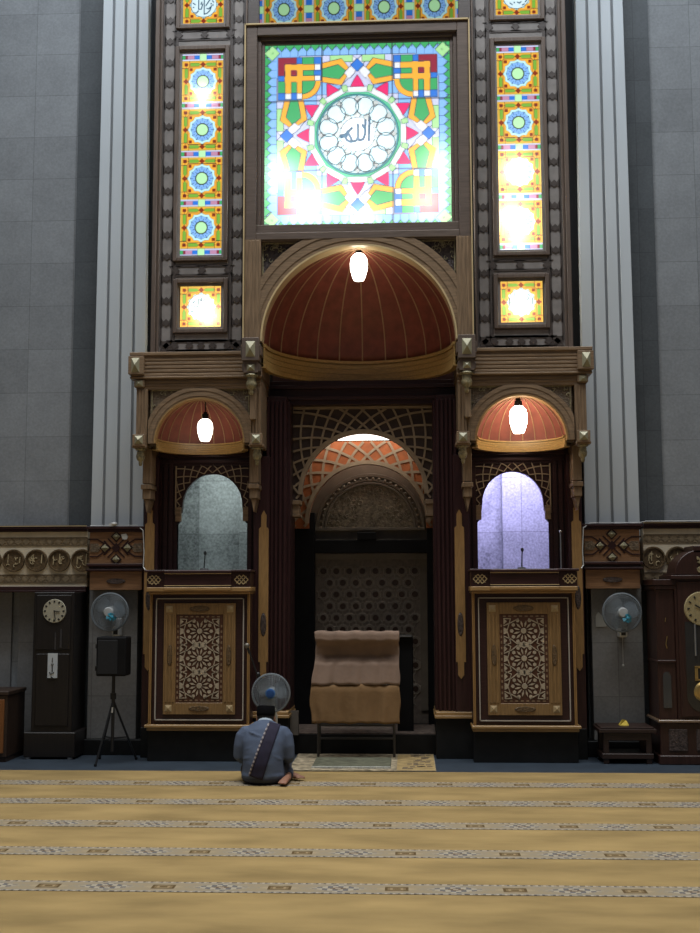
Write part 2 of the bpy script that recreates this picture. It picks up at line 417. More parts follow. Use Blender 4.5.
# woven row bands
nx, nz = 45, 18
def band_cols():
    ss = 2; U_, V_ = np.meshgrid((np.arange(nx*ss)+.5)/(nx*ss), (np.arange(nz*ss)+.5)/(nz*ss)*2-1)
    col = np.tile(np.array((.30,.24,.155)), (nz*ss, nx*ss, 1)); a = np.abs(V_)
    cream, navy, grey, brn = (.39,.335,.26), (.075,.07,.07), (.27,.235,.18), (.11,.07,.03)
    col[a > .80] = cream; col[(a > .84) & ((U_*14) % 1 < .5)] = navy
    col[(a > .66) & (a < .78) & ((U_*9) % 1 < .55)] = grey
    x = np.abs(U_-.5)*.67; z = a*.135
    d = x/.115 + z/.075
    col[d < 1] = (.35,.28,.18); col[(x < .07) & (z < .052)] = brn; col[(x < .048) & (z < .030)] = (.30,.22,.12); col[(x < .022) & (z < .012)] = brn
    x2 = np.minimum(U_, 1-U_)*.67; d2 = x2/.16 + z/.095
    w = (np.sin(U_*2*PI*11)*np.sin(V_*7) > .05)
    col[(d2 < 1) & w] = (.14,.13,.125); col[(d2 < 1) & ~w] = (.38,.33,.25); col[(d2 < .35)] = (.15,.10,.06); col[d2 < .15] = cream
    m = (d2 > 1) & (d2 < 1.5) & ((U_*22+V_*2) % 1 < .4); col[m] = grey
    return col.reshape(nz, ss, nx, ss, 3).mean((1, 3))
bc = band_cols(); per = 15; allb = np.tile(bc, (1, per, 1))
band_m = attr_mat('woven_band'); bmesh_data = None
for k in range(7):
    yc = (10.26 - .8832*k) if k < 5 else 5.66 - .88*(k-5); ox = (-.11, .12, .05, .22, .17, .02, .1)[k]
    if k == 0:
        b0 = grid_mesh('pattern_band', allb, -4.8, -4.8+.67*per, -.112, .112, 0, band_m, carpet, flat_z=0)
        b = b0
    else:
        b = b0.copy(); C.objects.link(b); b.parent = carpet
    b.location = (ox, yc, .0085)

WY = 12.3
wl = MB(); wl.box(-9, -3.2, WY, 13.7, 0, 9.5); struct('wall_left', wl, stone_l)
wr = MB(); wr.box(3.16, 9, WY, 13.7, 0, 9.5); struct('wall_right', wr, stone_r)
struct('wall_back', MB().box(-3.3, 3.3, 13.55, 13.8, 0, 9.5), black)
for s, nm in ((-1, 'trim_1'), (1, 'trim_2')):
    t = MB()
    t.box(s*3.205, s*2.36, WY-.03, 13.6, 0, 9.5)
    tag(struct(nm, t, stone_dk), 'dark stone strip between grey wall and white pilaster')
for s, nm in ((-1, 'trim_3'), (1, 'trim_4')):
    t = MB(); y = 12.1; zb, zt = 2.2, 9.5
    def strip(a0, b0, a1, b1, ya, yb): t.prism([(s*a0, zb), (s*b0, zb), (s*b1, zt), (s*a1, zt)], ya, yb)
    x0, x1, X0, X1 = 2.342, 2.915, 2.392, 2.895; gw = .028      # slightly tapering upwards
    t.cur = 1; strip(x0+.004, x1-.004, X0+.004, X1-.004, y+.03, WY); t.cur = 0
    w, W_ = (x1-x0-3*gw)/4, (X1-X0-3*gw)/4
    for k in range(4): strip(x0+k*(w+gw), x0+k*(w+gw)+w, X0+k*(W_+gw), X0+k*(W_+gw)+W_, y, WY-.02)
    struct(nm, t, [pil, groove], .004)
for s, nm in ((-1, 'trim_5'), (1, 'trim_6')):
    t = MB(); t.box(s*2.38, s*2.90, 12.06, WY, .16, 1.75); struct(nm, t, stone_low, .004)
for s, nm in ((-1, 'baseboard_left'), (1, 'baseboard_right')):
    t = MB(); t.box(s*2.3, s*8.9, 12.0, WY, 0, .16); struct(nm, t, plinthm, .006)
for s, nm in ((-1, 'gap_shade_left'), (1, 'gap_shade_right')): struct(nm, MB().box(s*2.36, s*2.19, 12.2, 13.5, 2.3, 9.5), black)  # black boxes stand in for the shade in the gaps beside the screens
# lower wall: paler slabs between dark strips
for s, nm in ((-1, 'trim_7'), (1, 'trim_8')):
    t = MB(); t.box(s*3.22, s*3.72, WY-.05, WY+.02, .16, 1.72); t.box(s*3.80, s*8.9, WY-.05, WY+.02, .16, 1.72); struct(nm, t, stone_low)

# ------------------------------------------------------------------ calligraphy frieze on both side walls
frieze_m = mat('cream_frieze', (.72, .62, .46), .6, .12, 8); border_m = mat('frieze_border', (.23, .17, .10), .5, .3, 30, bump=.5)
medal_m = mat('medallion_bronze', (.12, .078, .038), .4, .4, 40, bump=.6, bscale=60); letter_m = mat('gilt_lettering', (.52, .42, .25), .35, .15)
def frieze(s, label):
    y = 12.06; x0, x1 = 2.935, 5.2; z0, z1 = 1.72, 2.36
    t = thing('calligraphy_frieze', (s*4, y, z0), label, 'frieze', 'calligraphy friezes on the side walls')
    MB().box(s*x0, s*x1, y, WY-.055, z0, z1).build('panel', frieze_m, t)
    m = MB(); m.box(s*x0, s*x1, y-.05, WY-.055, z1, z1+.03); m.box(s*x0, s*x1, y-.03, WY-.055, z1-.03, z1)
    m.box(s*x0, s*x1, y-.02, WY-.055, z0-.012, z0+.03); m.box(s*x0, s*x1, y-.03, WY-.055, z0-.03, z0-.012)
    m.build('moulding', mahog, t, .004)
    MB().box(s*x0, s*x1, y-.055, y-.03, z1+.026, z1+.034).build('gold_line', gold_edge, t)
    m = MB(); nn = 26
    for zc in (2.225, 1.83):
        for k in range(nn):
            xc = s*(x0+.05+k*.0873)
            m.prism([(xc-.040, zc), (xc, zc-.038), (xc+.040, zc), (xc, zc+.038)], y-.008, y+.01)
            m.prism([(xc-.046, zc+.042), (xc+.046, zc+.042), (xc+.046, zc+.048), (xc-.046, zc+.048)], y-.006, y+.01)
            m.prism([(xc-.046, zc-.042), (xc+.046, zc-.042), (xc+.046, zc-.048), (xc-.046, zc-.048)], y-.006, y+.01)
            m.prism([(xc+.03, zc+.036), (xc+.058, zc+.036), (xc+.044, zc+.014)], y-.008, y+.01)
            m.prism([(xc+.03, zc-.036), (xc+.058, zc-.036), (xc+.044, zc-.014)], y-.008, y+.01)
        m.box(s*x0, s*x1, y-.002, y+.01, zc-.045, zc+.045)
    b = m.build('border', border_m, t); 
    rr = random.Random(3+s)
    for k in range(9 if s < 0 else 8):
        xc = s*(2.985+k*.248) if s < 0 else 3.035+k*.243; zc = 2.025
        m = MB(); m.lathe([(.0, .012), (.100, .012), (.103, .030), (.118, .030), (.122, 0)], (xc, y, zc), 'y', 32)
        d = m.build('medallion', medal_m, t)
        q = MB()
        for j in range(rr.randint(2, 4)):
            a = rr.uniform(-.065, .07); h = rr.uniform(.06, .12); b0 = rr.uniform(-.05, -.01)
            q.tube([(xc+a, y-.018, zc+b0), (xc+a+.004, y-.018, zc+min(b0+h, .07))], .0055, 5)
        for j in range(5):
            a = rr.uniform(-.06, .05); z_ = rr.uniform(-.06, .04); r_ = rr.uniform(.012, .03); st = rr.uniform(0, PI)
            q.tube([(xc+a+r_*cos(st+i*.55), y-.018, zc+z_+r_*sin(st+i*.55)) for i in range(7)], .0045, 5)
        q.build('lettering', letter_m, d)
frieze(-1, 'cream frieze with round bronze calligraphy medallions above the plain dark clock at left')
frieze(1, 'cream frieze with round bronze calligraphy medallions behind the arched clock at right')

def ledge_block(s, label):
    """projecting wooden block at the foot of a white pilaster"""
    y = 11.9; xa, xb = 2.296, 2.866; xc = (xa+xb)/2*s
    t = thing('pilaster_block', (xc, y, 1.71), label, 'wooden block', 'wooden blocks below the white pilasters')
    MB().box(s*xa, s*xb, y, WY-.02, 1.98, 2.33).build('panel', block_w, t, .004)
    m = MB(); m.box(s*(xa-.02), s*(xb+.03), y-.05, WY-.02, 2.345, 2.375); m.box(s*(xa-.01), s*(xb+.015), y-.025, WY-.02, 2.315, 2.345)
    m.build('cornice', mahog, t, .005)
    m = MB(); m.box(s*(xa-.01), s*(xb+.02), y-.04, WY-.02, 1.955, 1.985); m.box(s*(xa-.01), s*(xb+.02), y-.035, WY-.02, 1.905, 1.93)
    m.box(s*xa, s*xb, y-.01, WY-.02, 1.93, 1.955); m.build('rail', mahog, t, .005)
    MB().box(s*(xa+.01), s*(xb-.005), y+.01, WY-.02, 1.71, 1.905).build('fascia', block_w, t, .004)
    m = MB(); m.lathe([(0, .014), (.085, .014), (.10, .006), (.102, 0)], (xc, y+.01, 1.80), 'y', 24, 1, .28); m.build('plaque', carve_dk, t)
    m = MB(); zc = 2.15
    for a in (-1, 1):
        m.bars([(xc+a*.30, zc+.09), (xc+a*.20, zc+.09), (xc+a*.06, zc-.0), (xc+a*.13, zc-.075)], .014, y-.008, y+.01)
        m.bars([(xc+a*.28, zc-.09), (xc+a*.20, zc-.09), (xc+a*.06, zc+.0), (xc+a*.13, zc+.075)], .014, y-.008, y+.01)
    m.bars([(xc-.09, zc-.10), (xc, zc-.01), (xc+.09, zc-.10)], .014, y-.008, y+.01); m.bars([(xc-.09, zc+.10), (xc, zc+.01), (xc+.09, zc+.10)], .014, y-.008, y+.01)
    m.prism([(xc-.05, zc), (xc, zc-.05), (xc+.05, zc), (xc, zc+.05)], y-.012, y+.01)
    for dx, dz in ((-.12, 0), (.12, 0), (0, .12), (0, -.12)):
        m.prism([(xc+dx-.06, zc+dz), (xc+dx, zc+dz-.06), (xc+dx+.06, zc+dz), (xc+dx, zc+dz+.06)], y-.01, y+.01)
    m.build('strapwork', mahog, t)
    for a in (-1, 1):
        m = MB(); m.prism([(xc+a*.155, zc), (xc+a*.195, zc-.045), (xc+a*.275, zc-.045), (xc+a*.275, zc+.045), (xc+a*.195, zc+.045)], y-.01, y+.01); p = m.build('carving', carve, t)
    for dx, dz in ((-.12, 0), (.12, 0), (0, .12), (0, -.12)):
        MB().diamond(xc+dx, zc+dz, .042, .042, y-.01, .03).build('diamond_stud', stud, t)
ledge_block(-1, 'wooden block with diamond studs below the left white pilaster'); ledge_block(1, 'wooden block with diamond studs below the right white pilaster')

# ------------------------------------------------------------------ upper lattice screens with stained glass
def tall_ids(nx, nz, ss):
    """four flower tiles with narrow bands between"""
    Wd, Hd = .455, 2.27
    px = (np.arange(nx*ss)+.5)/(nx*ss)*2-1; pz = (np.arange(nz*ss)+.5)/(nz*ss)*Hd
    u, zz = np.meshgrid(px, pz)
    th = .47; bh = (Hd-4*th)/5; ids = np.full(u.shape, 10); lead = np.zeros(u.shape, bool)
    for k in range(5):
        b0 = k*(th+bh); q = (zz >= b0) & (zz < b0+bh); f = (zz-b0)/bh*2-1; a = np.abs(u)
        ids[q & (np.abs(f) > .55)] = 8
        mid = q & (np.abs(f) <= .55)
        ids[mid & (a < .42)] = 6; ids[mid & (a > .42)] = 7; ids[mid & (a > .76)] = 9; ids[mid & (a > .86)] = 11
        ids[q & (a < .17)] = 4
        if k < 4:
            t0 = b0+bh; q2 = (zz >= t0) & (zz < t0+th)
            tv = (zz-t0)/th*2-1
            i2, l2 = tile_ids(u, np.clip(tv, -1, 1), 'flower')
            ids[q2] = i2[q2]; lead |= (l2 & q2)
    return ids, lead
glass_warm = glass_mat('stained_glass_warm', 1.05)
def screen(s, label):
    y = 11.75; x0, x1 = 1.205, 2.205; z0, z1 = 4.13, 8.6
    t = thing('lattice_screen', (s*1.7, y, z0), label, 'wooden screen', 'carved screens beside the large window')
    wx0, wx1 = 1.474, 1.924; openings = [(4.474, 4.918), (5.252, 7.508), (7.845, 8.295)]
    b = MB(); b.box(s*x0, s*wx0, y, y+.05, z0, z1); b.box(s*wx1, s*x1, y, y+.05, z0, z1)
    zs = [z0] + [q for o in openings for q in o] + [z1]
    for a, c in zip(zs[0::2], zs[1::2]): b.box(s*wx0, s*wx1, y, y+.05, a, c)
    b.build('backing_board', cell, t)
    e = MB()
    for xa, xb, dy in ((x0, x0+.02, .05), (x1-.045, x1, .07), (x1-.075, x1-.045, .03)): e.box(s*xa, s*xb, y-dy, y+.05, z0, z1)
    e.box(s*x0, s*x1, y-.05, y+.03, z0, z0+.05); e.build('border', taupe_v, t, .006)
    # lattice: rails with diamond knots and chamfered cells
    m = MB(); yl = y-.007
    def col(xc, za, zb, step, hw):
        n = max(1, round((zb-za)/step)); st = (zb-za)/n
        for sd in (-1, 1): m.box(s*(xc+sd*hw)-.010, s*(xc+sd*hw)+.010, yl, y+.01, za, zb)
        for k in range(n+1):
            zc = za+k*st; X = s*xc
            m.prism([(X-hw*.75, zc), (X, zc-.043), (X+hw*.75, zc), (X, zc+.043)], yl-.002, y+.01)
            for a in (-1, 1):
                m.prism([(X+a*hw, zc-.065), (X+a*hw, zc+.065), (X+a*hw*.30, zc)], yl, y+.01)
    def row(zc, xa, xb, n, hh):
        st = (xb-xa)/n
        for sd in (-1, 1): m.box(s*xa, s*xb, yl, y+.01, zc+sd*hh-.012, zc+sd*hh+.012)
        for k in range(n+1):
            X = s*(xa+k*st)
            m.prism([(X-.043, zc), (X, zc-hh*.75), (X+.043, zc), (X, zc+hh*.75)], yl-.002, y+.01)
            for a in (-1, 1): m.prism([(X-.07, zc+a*hh), (X+.07, zc+a*hh), (X, zc+a*hh*.35)], yl, y+.01)
    col(1.305, z0+.15, z1, .236, .058); col(2.055, z0+.15, z1, .236, .058)
    for xc in (1.305-.075, 1.305+.082, 2.055-.082): m.box(s*xc-.010, s*xc+.010, yl+.002, y+.01, z0+.1, z1)
    for zc in (4.27, 5.085, 7.71): row(zc, 1.40, 1.96, 2, .052)
    row(4.27-.0, 1.31, 2.05, 3, .052)
    m.build('lattice', taupe_dk, t)
    nm = 'left' if s < 0 else 'right'
    far = 'dim' if s < 0 else 'bright'
    tw = thing('stained_glass_window', (s*1.699, y, 5.258), f'tall stained-glass window of four flower tiles in the {nm} carved screen', 'window', 'tall windows in the carved screens')
    ids, lead = tall_ids(60, 300, 3)
    if s > 0: ids = ids[:, ::-1]; lead = lead[:, ::-1]
    X0, X1 = sorted((s*wx0, s*wx1))
    grid_mesh('glass_pane', finish(ids, 3, 1, leadmask=lead), X0, X1, 5.252, 7.508, y+.03, glass_warm, tw)
    window_frame(tw, X0, X1, 5.252, 7.508, y+.03, .085)
    square_window('stained_glass_window', s*1.699, 7.845, 8.295, .225, y+.03, f'small stained-glass window with pale blue calligraphy disc at the top of the {nm} screen', WR1 if s < 0 else WR2, 'square windows in the carved screens', glass_warm)
    square_window('stained_glass_window', s*1.69, 4.474, 4.918, .222, y+.03, f'small orange stained-glass window with glaring white calligraphy disc at the foot of the {nm} screen', WR4 if s < 0 else WR3, 'square windows in the carved screens', glass_warm)
screen(-1, 'carved brown screen with three stained-glass windows left of the central frame'); screen(1, 'carved brown screen with three stained-glass windows right of the central frame')
# lamps behind the coloured glass
def back_lamp(x, z, p, d=.10, y=11.78, r=.05, col=(1, .95, .85)):
    lamp('backlight_lamp', 'POINT', (x, y+d, z), p, col, radius=r)
back_lamp(-1.70, 7.03, 2.2, .06); back_lamp(1.64, 6.12, 5.0, .10); back_lamp(1.60, 5.62, 6.5, .11); back_lamp(1.66, 5.40, 2.5, .1)
back_lamp(-1.62, 4.60, 5.0, .09, col=(1,.86,.6)); back_lamp(1.67, 4.64, 3.0, .09, col=(1,.86,.6))
back_lamp(-.52, 5.68, 10, .20, 11.42, col=(.95,1,1)); back_lamp(-.82, 6.0, 5, .18, 11.42, col=(.95,1,1)); back_lamp(.05, 5.48, 3.5, .15, 11.42); back_lamp(.72, 5.68, 5.5, .2, 11.42); back_lamp(.84, 6.05, 4.5, .2, 11.42)
back_lamp(0, 6.42, 3, .3, 11.42, col=(.9, 1, 1))

# ------------------------------------------------------------------ large square window
def big_ids(n, ss):
    u, v = uv(n, n, ss); a, b = np.abs(u), np.abs(v)
    big, sml = np.maximum(a, b), np.minimum(a, b); r = np.hypot(u, v); th = np.arctan2(v, u)
    ids = np.full(u.shape, 3); lead = np.zeros(u.shape, bool)
    fold = lambda poly: inpoly(sml, big, poly) | inpoly(big, sml, poly)
    # inner field: light blue / white straps
    ids[:] = 8
    ids[(r > .62) & (np.abs(sml-.30) > .33)] = 3
    # crossing white straps at the side middles
    st = (np.abs((big-.77)-sml) < .055) | (np.abs((big-.77)+sml) < .055)
    ids[st & (sml < .30) & (big > .46)] = 10
    ids[(sml + (big-.5)*.0 < .30) & (big > .80) & (sml > .05)] = 16
    ids[fold([(.46,.60), (.16,.53), (.30,.44), (.44,.44), (.44,.58)])] = 3
    # white twelve-sided ring
    k = PI/6; q = (th % k) - k/2; rp = r*np.cos(q)
    q2 = ((th+k/2) % k) - k/2; rs = r*np.cos(q2)
    ids[(rs < .525) & (rs > .462)] = 10
    ids[rs <= .462] = 17
    # crimson points round the ring
    ids[(np.abs(q2) < .11*(.66-r)/.10*1.0) & (r > .525) & (r < .66)] = 12
    ids[(np.abs(q) < .055) & (np.abs(r-.525) < .035)] = 16
    # kites: orange strap border, green heart
    kite = [(.40,.79), (.17,.84), (.07,.71), (.17,.545), (.40,.585)]; kin = [(.40,.725), (.205,.775), (.115,.70), (.195,.61), (.40,.645)]
    ids[fold(kite)] = 0; ids[fold(kin)] = 11
    ids[(sml/.075 + np.abs(big-.765)/.075) < 1] = 6
    for c in (.085,): ids[((np.abs(sml-c)/.06 + np.abs(big-.68)/.065) < 1)] = 10
    # corner grid of straps
    fx, fy = a, b
    inner = (fx > .39) & (fy > .39) & (fx < .865) & (fy < .865) & (big > .60)
    ids[inner] = 6
    ids[inner & (sml < .60) & (sml > .47)] = 11
    bars1 = (np.abs(big-.75) < .033) & (sml > .40) & (sml < .79); bars2 = (np.abs(big-.625) < .033) & (sml > .40) & (sml < .66)
    ids[bars1 | bars2] = 0
    bars3 = ((np.abs(sml-.625) < .033) & (big > .60) & (big < .79)) | ((np.abs(sml-.75) < .033) & (big < .79) & (big > .72))
    ids[bars3] = 0
    ids[(big < .72) & (sml > .66) & (big > .66)] = 9
    ids[((bars1 | bars2) & (sml < .465))] = 10
    ids[(sml > .66) & (big > .79) & (big < .865)] = 9; ids[(sml > .79) & (big < .865)] = 9
    # round green piece at the diagonal
    dn = (fx > .40) & (fy > .40) & (big < .60)
    ids[dn & (np.hypot(np.maximum(.60-fx, 0), np.maximum(.60-fy, 0)) < .205)] = 0
    ids[dn & (np.hypot(np.maximum(.60-fx, 0), np.maximum(.60-fy, 0)) < .145)] = 11
    # disc
    ids[r < .445] = 14; ids[r < .425] = 15
    lead |= False
    pr, pc = .098, .318
    for kk in range(12):
        an = kk*PI/6 + PI/12
        d = np.hypot(u-pc*cos(an), v-pc*sin(an)); ids[(d < pr) & (r < .435)] = 15
        lead |= (np.abs(d-pr) < .006) & (r < .43)
    for kk in range(12):
        an = kk*PI/6
        for rr_, h in ((.215, .035), (.385, .03)):
            ids[(np.abs(u-rr_*cos(an)) + np.abs(v-rr_*sin(an))) < h*1.3] = 13
    ids[r < .185] = 10
    ids[((u*37).astype(int)*7 + (v*41).astype(int)*3) % 29 == 0] = np.where((r < .40) & (r > .22), 15, ids)[((u*37).astype(int)*7 + (v*41).astype(int)*3) % 29 == 0]
    # outer borders
    out = big > .875
    ids[out] = 3
    zig = np.abs(((sml/.0915) % 1) - .5)*2
    ids[out & (big > .985 - .055*zig) & True] = 11
    ids[(big > .955) & (zig > .55)] = 11
    lead |= out & (zig > .94) & (big < .93); lead |= (big > .955) & (zig < .08)
    ids[(np.abs(a-.925)+np.abs(b-.915)) < .085] = 16
    ids[(sml > .955)] = 11
    # panel joints
    for c in (-.38, .38): lead |= (np.abs(v-c) < .006) & (r > .55) | (np.abs(u-c) < .006) & (r > .55)
    # the written word
    W = [[(.128,.185),(.125,.02),(.122,-.068)], [(.085,.155),(.080,.0),(.060,-.055),(.020,-.068),(.003,-.03),(.004,.108)],
         [(.003,-.04),(-.02,-.072),(-.075,-.082),(-.115,-.060),(-.128,-.035)], [(-.11,.03),(-.075,-.03),(-.065,-.06)],
         [(-.185,-.015),(-.13,.0),(-.06,.07)], [(-.128,-.035),(-.105,.025)], [(-.185,-.015),(-.175,-.03),(-.14,-.02)], [(.055,.10),(.07,.07)]]
    ids[strokes(u, v, W, .0105)] = 18
    return ids, lead
bw = thing('stained_glass_window', (-.008, 11.42, 5.445), 'large square stained-glass window with a white calligraphy medallion above the big dome', 'window')
ss = 3; ids, lead = big_ids(210, ss)
grid_mesh('glass_pane', finish(ids, ss, 2, leadcol=(.03,.05,.07), leadmask=lead), -.974, .958, 5.424, 7.398, 11.42, glass_mat('stained_glass_big', 1.0), bw)
m = MB()
gx0, gx1, gz0, gz1 = -.974, .958, 5.424, 7.398
for a, b, y in ((0, .035, 11.39), (.035, .075, 11.37), (.075, .19, 11.33)):
    zb = min(b, .15); za = min(a, .15)
    m.box(gx0-b, gx0-a, y, 11.45, gz0-za if zb == za else gz0-zb, gz1+b); m.box(gx1+a, gx1+b, y, 11.45, gz0-zb, gz1+b)
    m.box(gx0-a, gx1+a, y, 11.45, gz1+a, gz1+b)
    if zb > za: m.box(gx0-a, gx1+a, y, 11.45, gz0-zb, gz0-za)
m.build('window_frame', taupe, bw, .006)
m = MB()
for x in (gx0-.205, gx1+.192): m.box(x, x+.013, 11.31, 11.5, 4.24, 7.60)
m.box(gx0-.2, gx1+.2, 11.31, 11.5, 7.585, 7.60); m.build('gold_edging', gold_edge, bw)
# strip of flower tiles above it
tp = thing('stained_glass_window', (0, 11.75, 7.60), 'long strip of blue flower tiles in stained glass above the large window', 'window')
sx0, sx1 = -1.08, 1.07; nT = 4; wT = .475; hT = .50
nxp, nzp, ss = 280, 66, 3
U_, Z_ = np.meshgrid((np.arange(nxp*ss)+.5)/(nxp*ss)*(sx1-sx0)+sx0, (np.arange(nzp*ss)+.5)/(nzp*ss)*hT)
ids = np.full(U_.shape, 8); lead = np.zeros(U_.shape, bool); per_ = .5455
f = (U_ - .0 - (-per_*2)) % per_; cx_ = f - per_/2
ti, tl = tile_ids(np.clip(cx_/(.44/2), -1, 1), Z_/hT*2-1, 'flower')
isT = np.abs(cx_) < .22; ids[isT] = ti[isT]; lead |= tl & isT
d = per_/2 - np.abs(cx_); v_ = Z_/hT*2-1
g = (~isT) & (d < .034); ids[g] = 6; ids[g & (np.abs(v_) > .42)] = 7; ids[g & (np.abs(v_) > .76)] = 9; ids[(~isT) & (np.abs(v_) < .17)] = 4
ids[(ids == 0)] = 0
grid_mesh('glass_pane', finish(ids, ss, 1, leadmask=lead), sx0, sx1, 7.74, 7.74+hT, 11.78, glass_mat('stained_glass_strip', .55), tp)
m = MB(); m.box(-1.2, sx0, 11.70, 11.85, 7.45, 8.5); m.box(sx1, 1.2, 11.70, 11.85, 7.45, 8.5); m.box(sx0, sx1, 11.70, 11.85, 7.45, 7.74); m.box(sx0, sx1, 11.70, 11.85, 8.24, 8.5)
m.build('window_frame', taupe_dk, tp, .005)

# ------------------------------------------------------------------ domes
def dome(root, cx, cy, cz, R, gores, red, ribm, bandm, bh, rib_r, ry=1.0, rz=1.0, off=0.0):
    m = MB(); m.smooth = True; na, nb = gores*4, 20; T = .03
    def P(a, b, R_): return (cx + R_*cos(b)*cos(a), cy + ry*R_*cos(b)*sin(a), cz + rz*R_*sin(b))
    vs = [P(PI*i/na, PI/2*j/nb, RR) for RR in (R, R+T) for j in range(nb+1) for i in range(na+1)]
    n1 = (na+1)*(nb+1); fs = []
    for j in range(nb):
        for i in range(na):
            q = (j*(na+1)+i, j*(na+1)+i+1, (j+1)*(na+1)+i+1, (j+1)*(na+1)+i)
            fs.append(q); fs.append(tuple(n1+k for k in q[::-1]))
    for j in range(nb):
        for i in (0, na):
            a, b = j*(na+1)+i, (j+1)*(na+1)+i; fs.append((a, b, n1+b, n1+a))
    for i in range(na): fs.append((i, i+1, n1+i+1, n1+i))
    m.add(vs, fs); d = m.build('dome', red, root)
    for g in range(1, gores):
        q = MB(); q.tube([P(PI*g/gores, PI/2*j/16*.985, R-.003) for j in range(17)], rib_r, 6); q.build('rib', ribm, d)
    b = MB()
    for z0, z1, dr in ((-bh*.5, -bh*.32, .030), (-bh*.30, -bh*.10, .022), (-bh*.08, .12*bh, .022), (.14*bh, .34*bh, .022), (.36*bh, .5*bh, .034), (-bh*.45, bh*.45, .008)):
        n = 48; V = []
        for i in range(n+1):
            a = PI*i/n; ca, sa = cos(a), sin(a)
            for rr, zz in ((R-dr, z0), (R+.03, z0), (R+.03, z1), (R-dr, z1)): V.append((cx+rr*ca, cy+rr*sa*ry, cz+off+zz))
        Fs = [(0,1,2,3), tuple(4*n+k for k in range(4))[::-1]]
        for i in range(n):
            for k in range(4): Fs.append((4*i+k, 4*i+(k+1) % 4, 4*i+4+(k+1) % 4, 4*i+4+k))
        b.add(V, Fs)
    b.build('dome_band', bandm, root)
    return d

def pendant(mb, x, y, z0, z1, r):
    h = z1-z0
    mb.smooth = True
    mb.lathe([(0, 0), (.28*r, .02*h), (.42*r, .16*h), (.35*r, .26*h), (.75*r, .36*h), (.9*r, .55*h), (.72*r, .74*h), (.80*r, .80*h), (.6*r, .86*h), (1.1*r, .92*h), (1.1*r, h), (0, h)], (x, y, z0), 'z', 14)
    mb.smooth = False

# ------------------------------------------------------------------ central mihrab surround
mh = thing('mihrab_surround', (0, 11.9, 0), 'tall carved wooden niche surround with big maroon dome and dark fluted jambs', 'niche surround')
ZS = 4.215; RB = .985
for s in (-1, 1):
    m = MB(); m.box(s*1.165, s*(RB+.012), 11.33, 11.6, 4.1, 5.285)
    for k in range(3): m.box(s*(1.02+k*.04), s*(1.045+k*.04), 11.325, 11.4, 4.1, 5.27)
    m.build('stile', brown_v, mh, .004)
m = MB(); m.box(-1.0, 1.0, 11.345, 11.6, 5.26, 5.30); m.box(-1.165, 1.165, 11.355, 11.6, 5.29, 5.44)
m.build('rail', taupe, mh, .005)
m = MB()
for a, b, y in ((RB+.012, 1.045, 11.337), (1.045, 1.09, 11.331), (1.09, 1.13, 11.337), (1.13, 1.165, 11.331), (1.165, 1.20, 11.337)):
    m.arc(0, ZS, a, b, y, 11.6, clip=(-1.02, 1.02, 5.28))
m.build('arch', brown, mh, .003)
m = MB(); m.arc(0, ZS, RB-.004, RB+.014, 11.315, 11.5)
m.build('arch_edging', gold_edge, mh)
for s in (-1, 1):
    pts = [(s*1.00, 5.27), (s*.52, 5.27)] + [(s*1.2*sin(a), ZS+1.2*cos(a)) for a in np.linspace(.46, .98, 9)]
    MB().prism(pts, 11.42, 11.5).build('spandrel', carve_dk, mh)
    q = MB(); ins = [(s*.985, 5.255), (s*.56, 5.255)]
    q.tube([(s*.985, 11.40, 4.93), (s*.985, 11.40, 5.255), (s*.56, 11.40, 5.255)], .010, 6)
    rr = random.Random(5)
    for k in range(46):
        x = rr.uniform(.55, .975); z = rr.uniform(4.92, 5.25)
        if math.hypot(x, z-ZS) < 1.225: continue
        a0 = rr.uniform(0, 6.28); r_ = rr.uniform(.018, .035)
        q.tube([(s*x+r_*(1-i*.1)*cos(a0+i*.7), 11.412, z+r_*(1-i*.1)*sin(a0+i*.7)) for i in range(8)], .005, 5)
    q.build('scrollwork', bronze, mh)
dome(mh, 0, 11.42, ZS, RB, 12, dome_red, rib_m, band_g, .25, .007, off=-.13)
for s in (-1, 1):
    x = s*1.085; y = 11.23
    b = MB(); b.box(x-.088, x+.088, y, 11.5, 4.0, 4.235); b.box(x-.102, x+.102, y+.03, 11.5, 4.06, 4.17)
    b.box(x-.075, x+.075, y+.03, 11.5, 3.88, 4.0); b.box(x-.09, x+.09, y+.05, 11.5, 3.9, 3.975)
    bo = b.build('corner_block', taupe, mh, .005)
    MB().pyramid(x, 4.118, .048, .080, y, .035).build('diamond_stud', stud, bo); MB().pyramid(x, 3.935, .040, .034, y+.03, .022).build('diamond_stud', stud, bo)
    p = MB(); pendant(p, x+s*.0, y+.09, 3.66, 3.87, .062); p.build('pendant', bronze, mh)
    c = MB(); c.box(x-.03, x+.03, y+.2, 11.7, 3.44, 3.87); c.box(x-.02, x+.04, y+.12, 11.5, 3.42, 3.7); c.build('bracket', brown_v, mh, .005)
# dark lintel and soffit below the dome
m = MB(); m.box(-1.0, 1.0, 12.15, 12.6, 3.69, 3.955); m.box(-1.0, 1.0, 12.12, 12.4, 3.74, 3.78); m.box(-1.0, 1.0, 12.10, 12.4, 3.86, 3.90)
m.box(-1.0, 1.0, 12.46, 12.6, 3.6, 5.5)
m.build('lintel', mahog, mh, .004)
for s in (-1, 1):
    j = MB(); j.box(s*.785, s*1.0, 11.93, 12.5, .42, 3.75)
    for k in range(5): j.box(s*(.79+k*.045), s*(.82+k*.045), 11.90, 12.0, .46, 3.7)
    j.box(s*.755, s*.79, 12.0, 12.5, .42, 3.70)
    jo = j.build('jamb', mahog_v, mh, .006)
    q = MB(); q.box(s*.74, s*1.13, 11.80, 12.5, .405, .435); q.box(s*.75, s*1.125, 11.82, 12.5, .435, .47); q.build('jamb_base', gilt, jo, .005)
    MB().box(s*.755, s*1.125, 11.84, 12.5, 0, .405).build('plinth', plinthm, mh, .004)
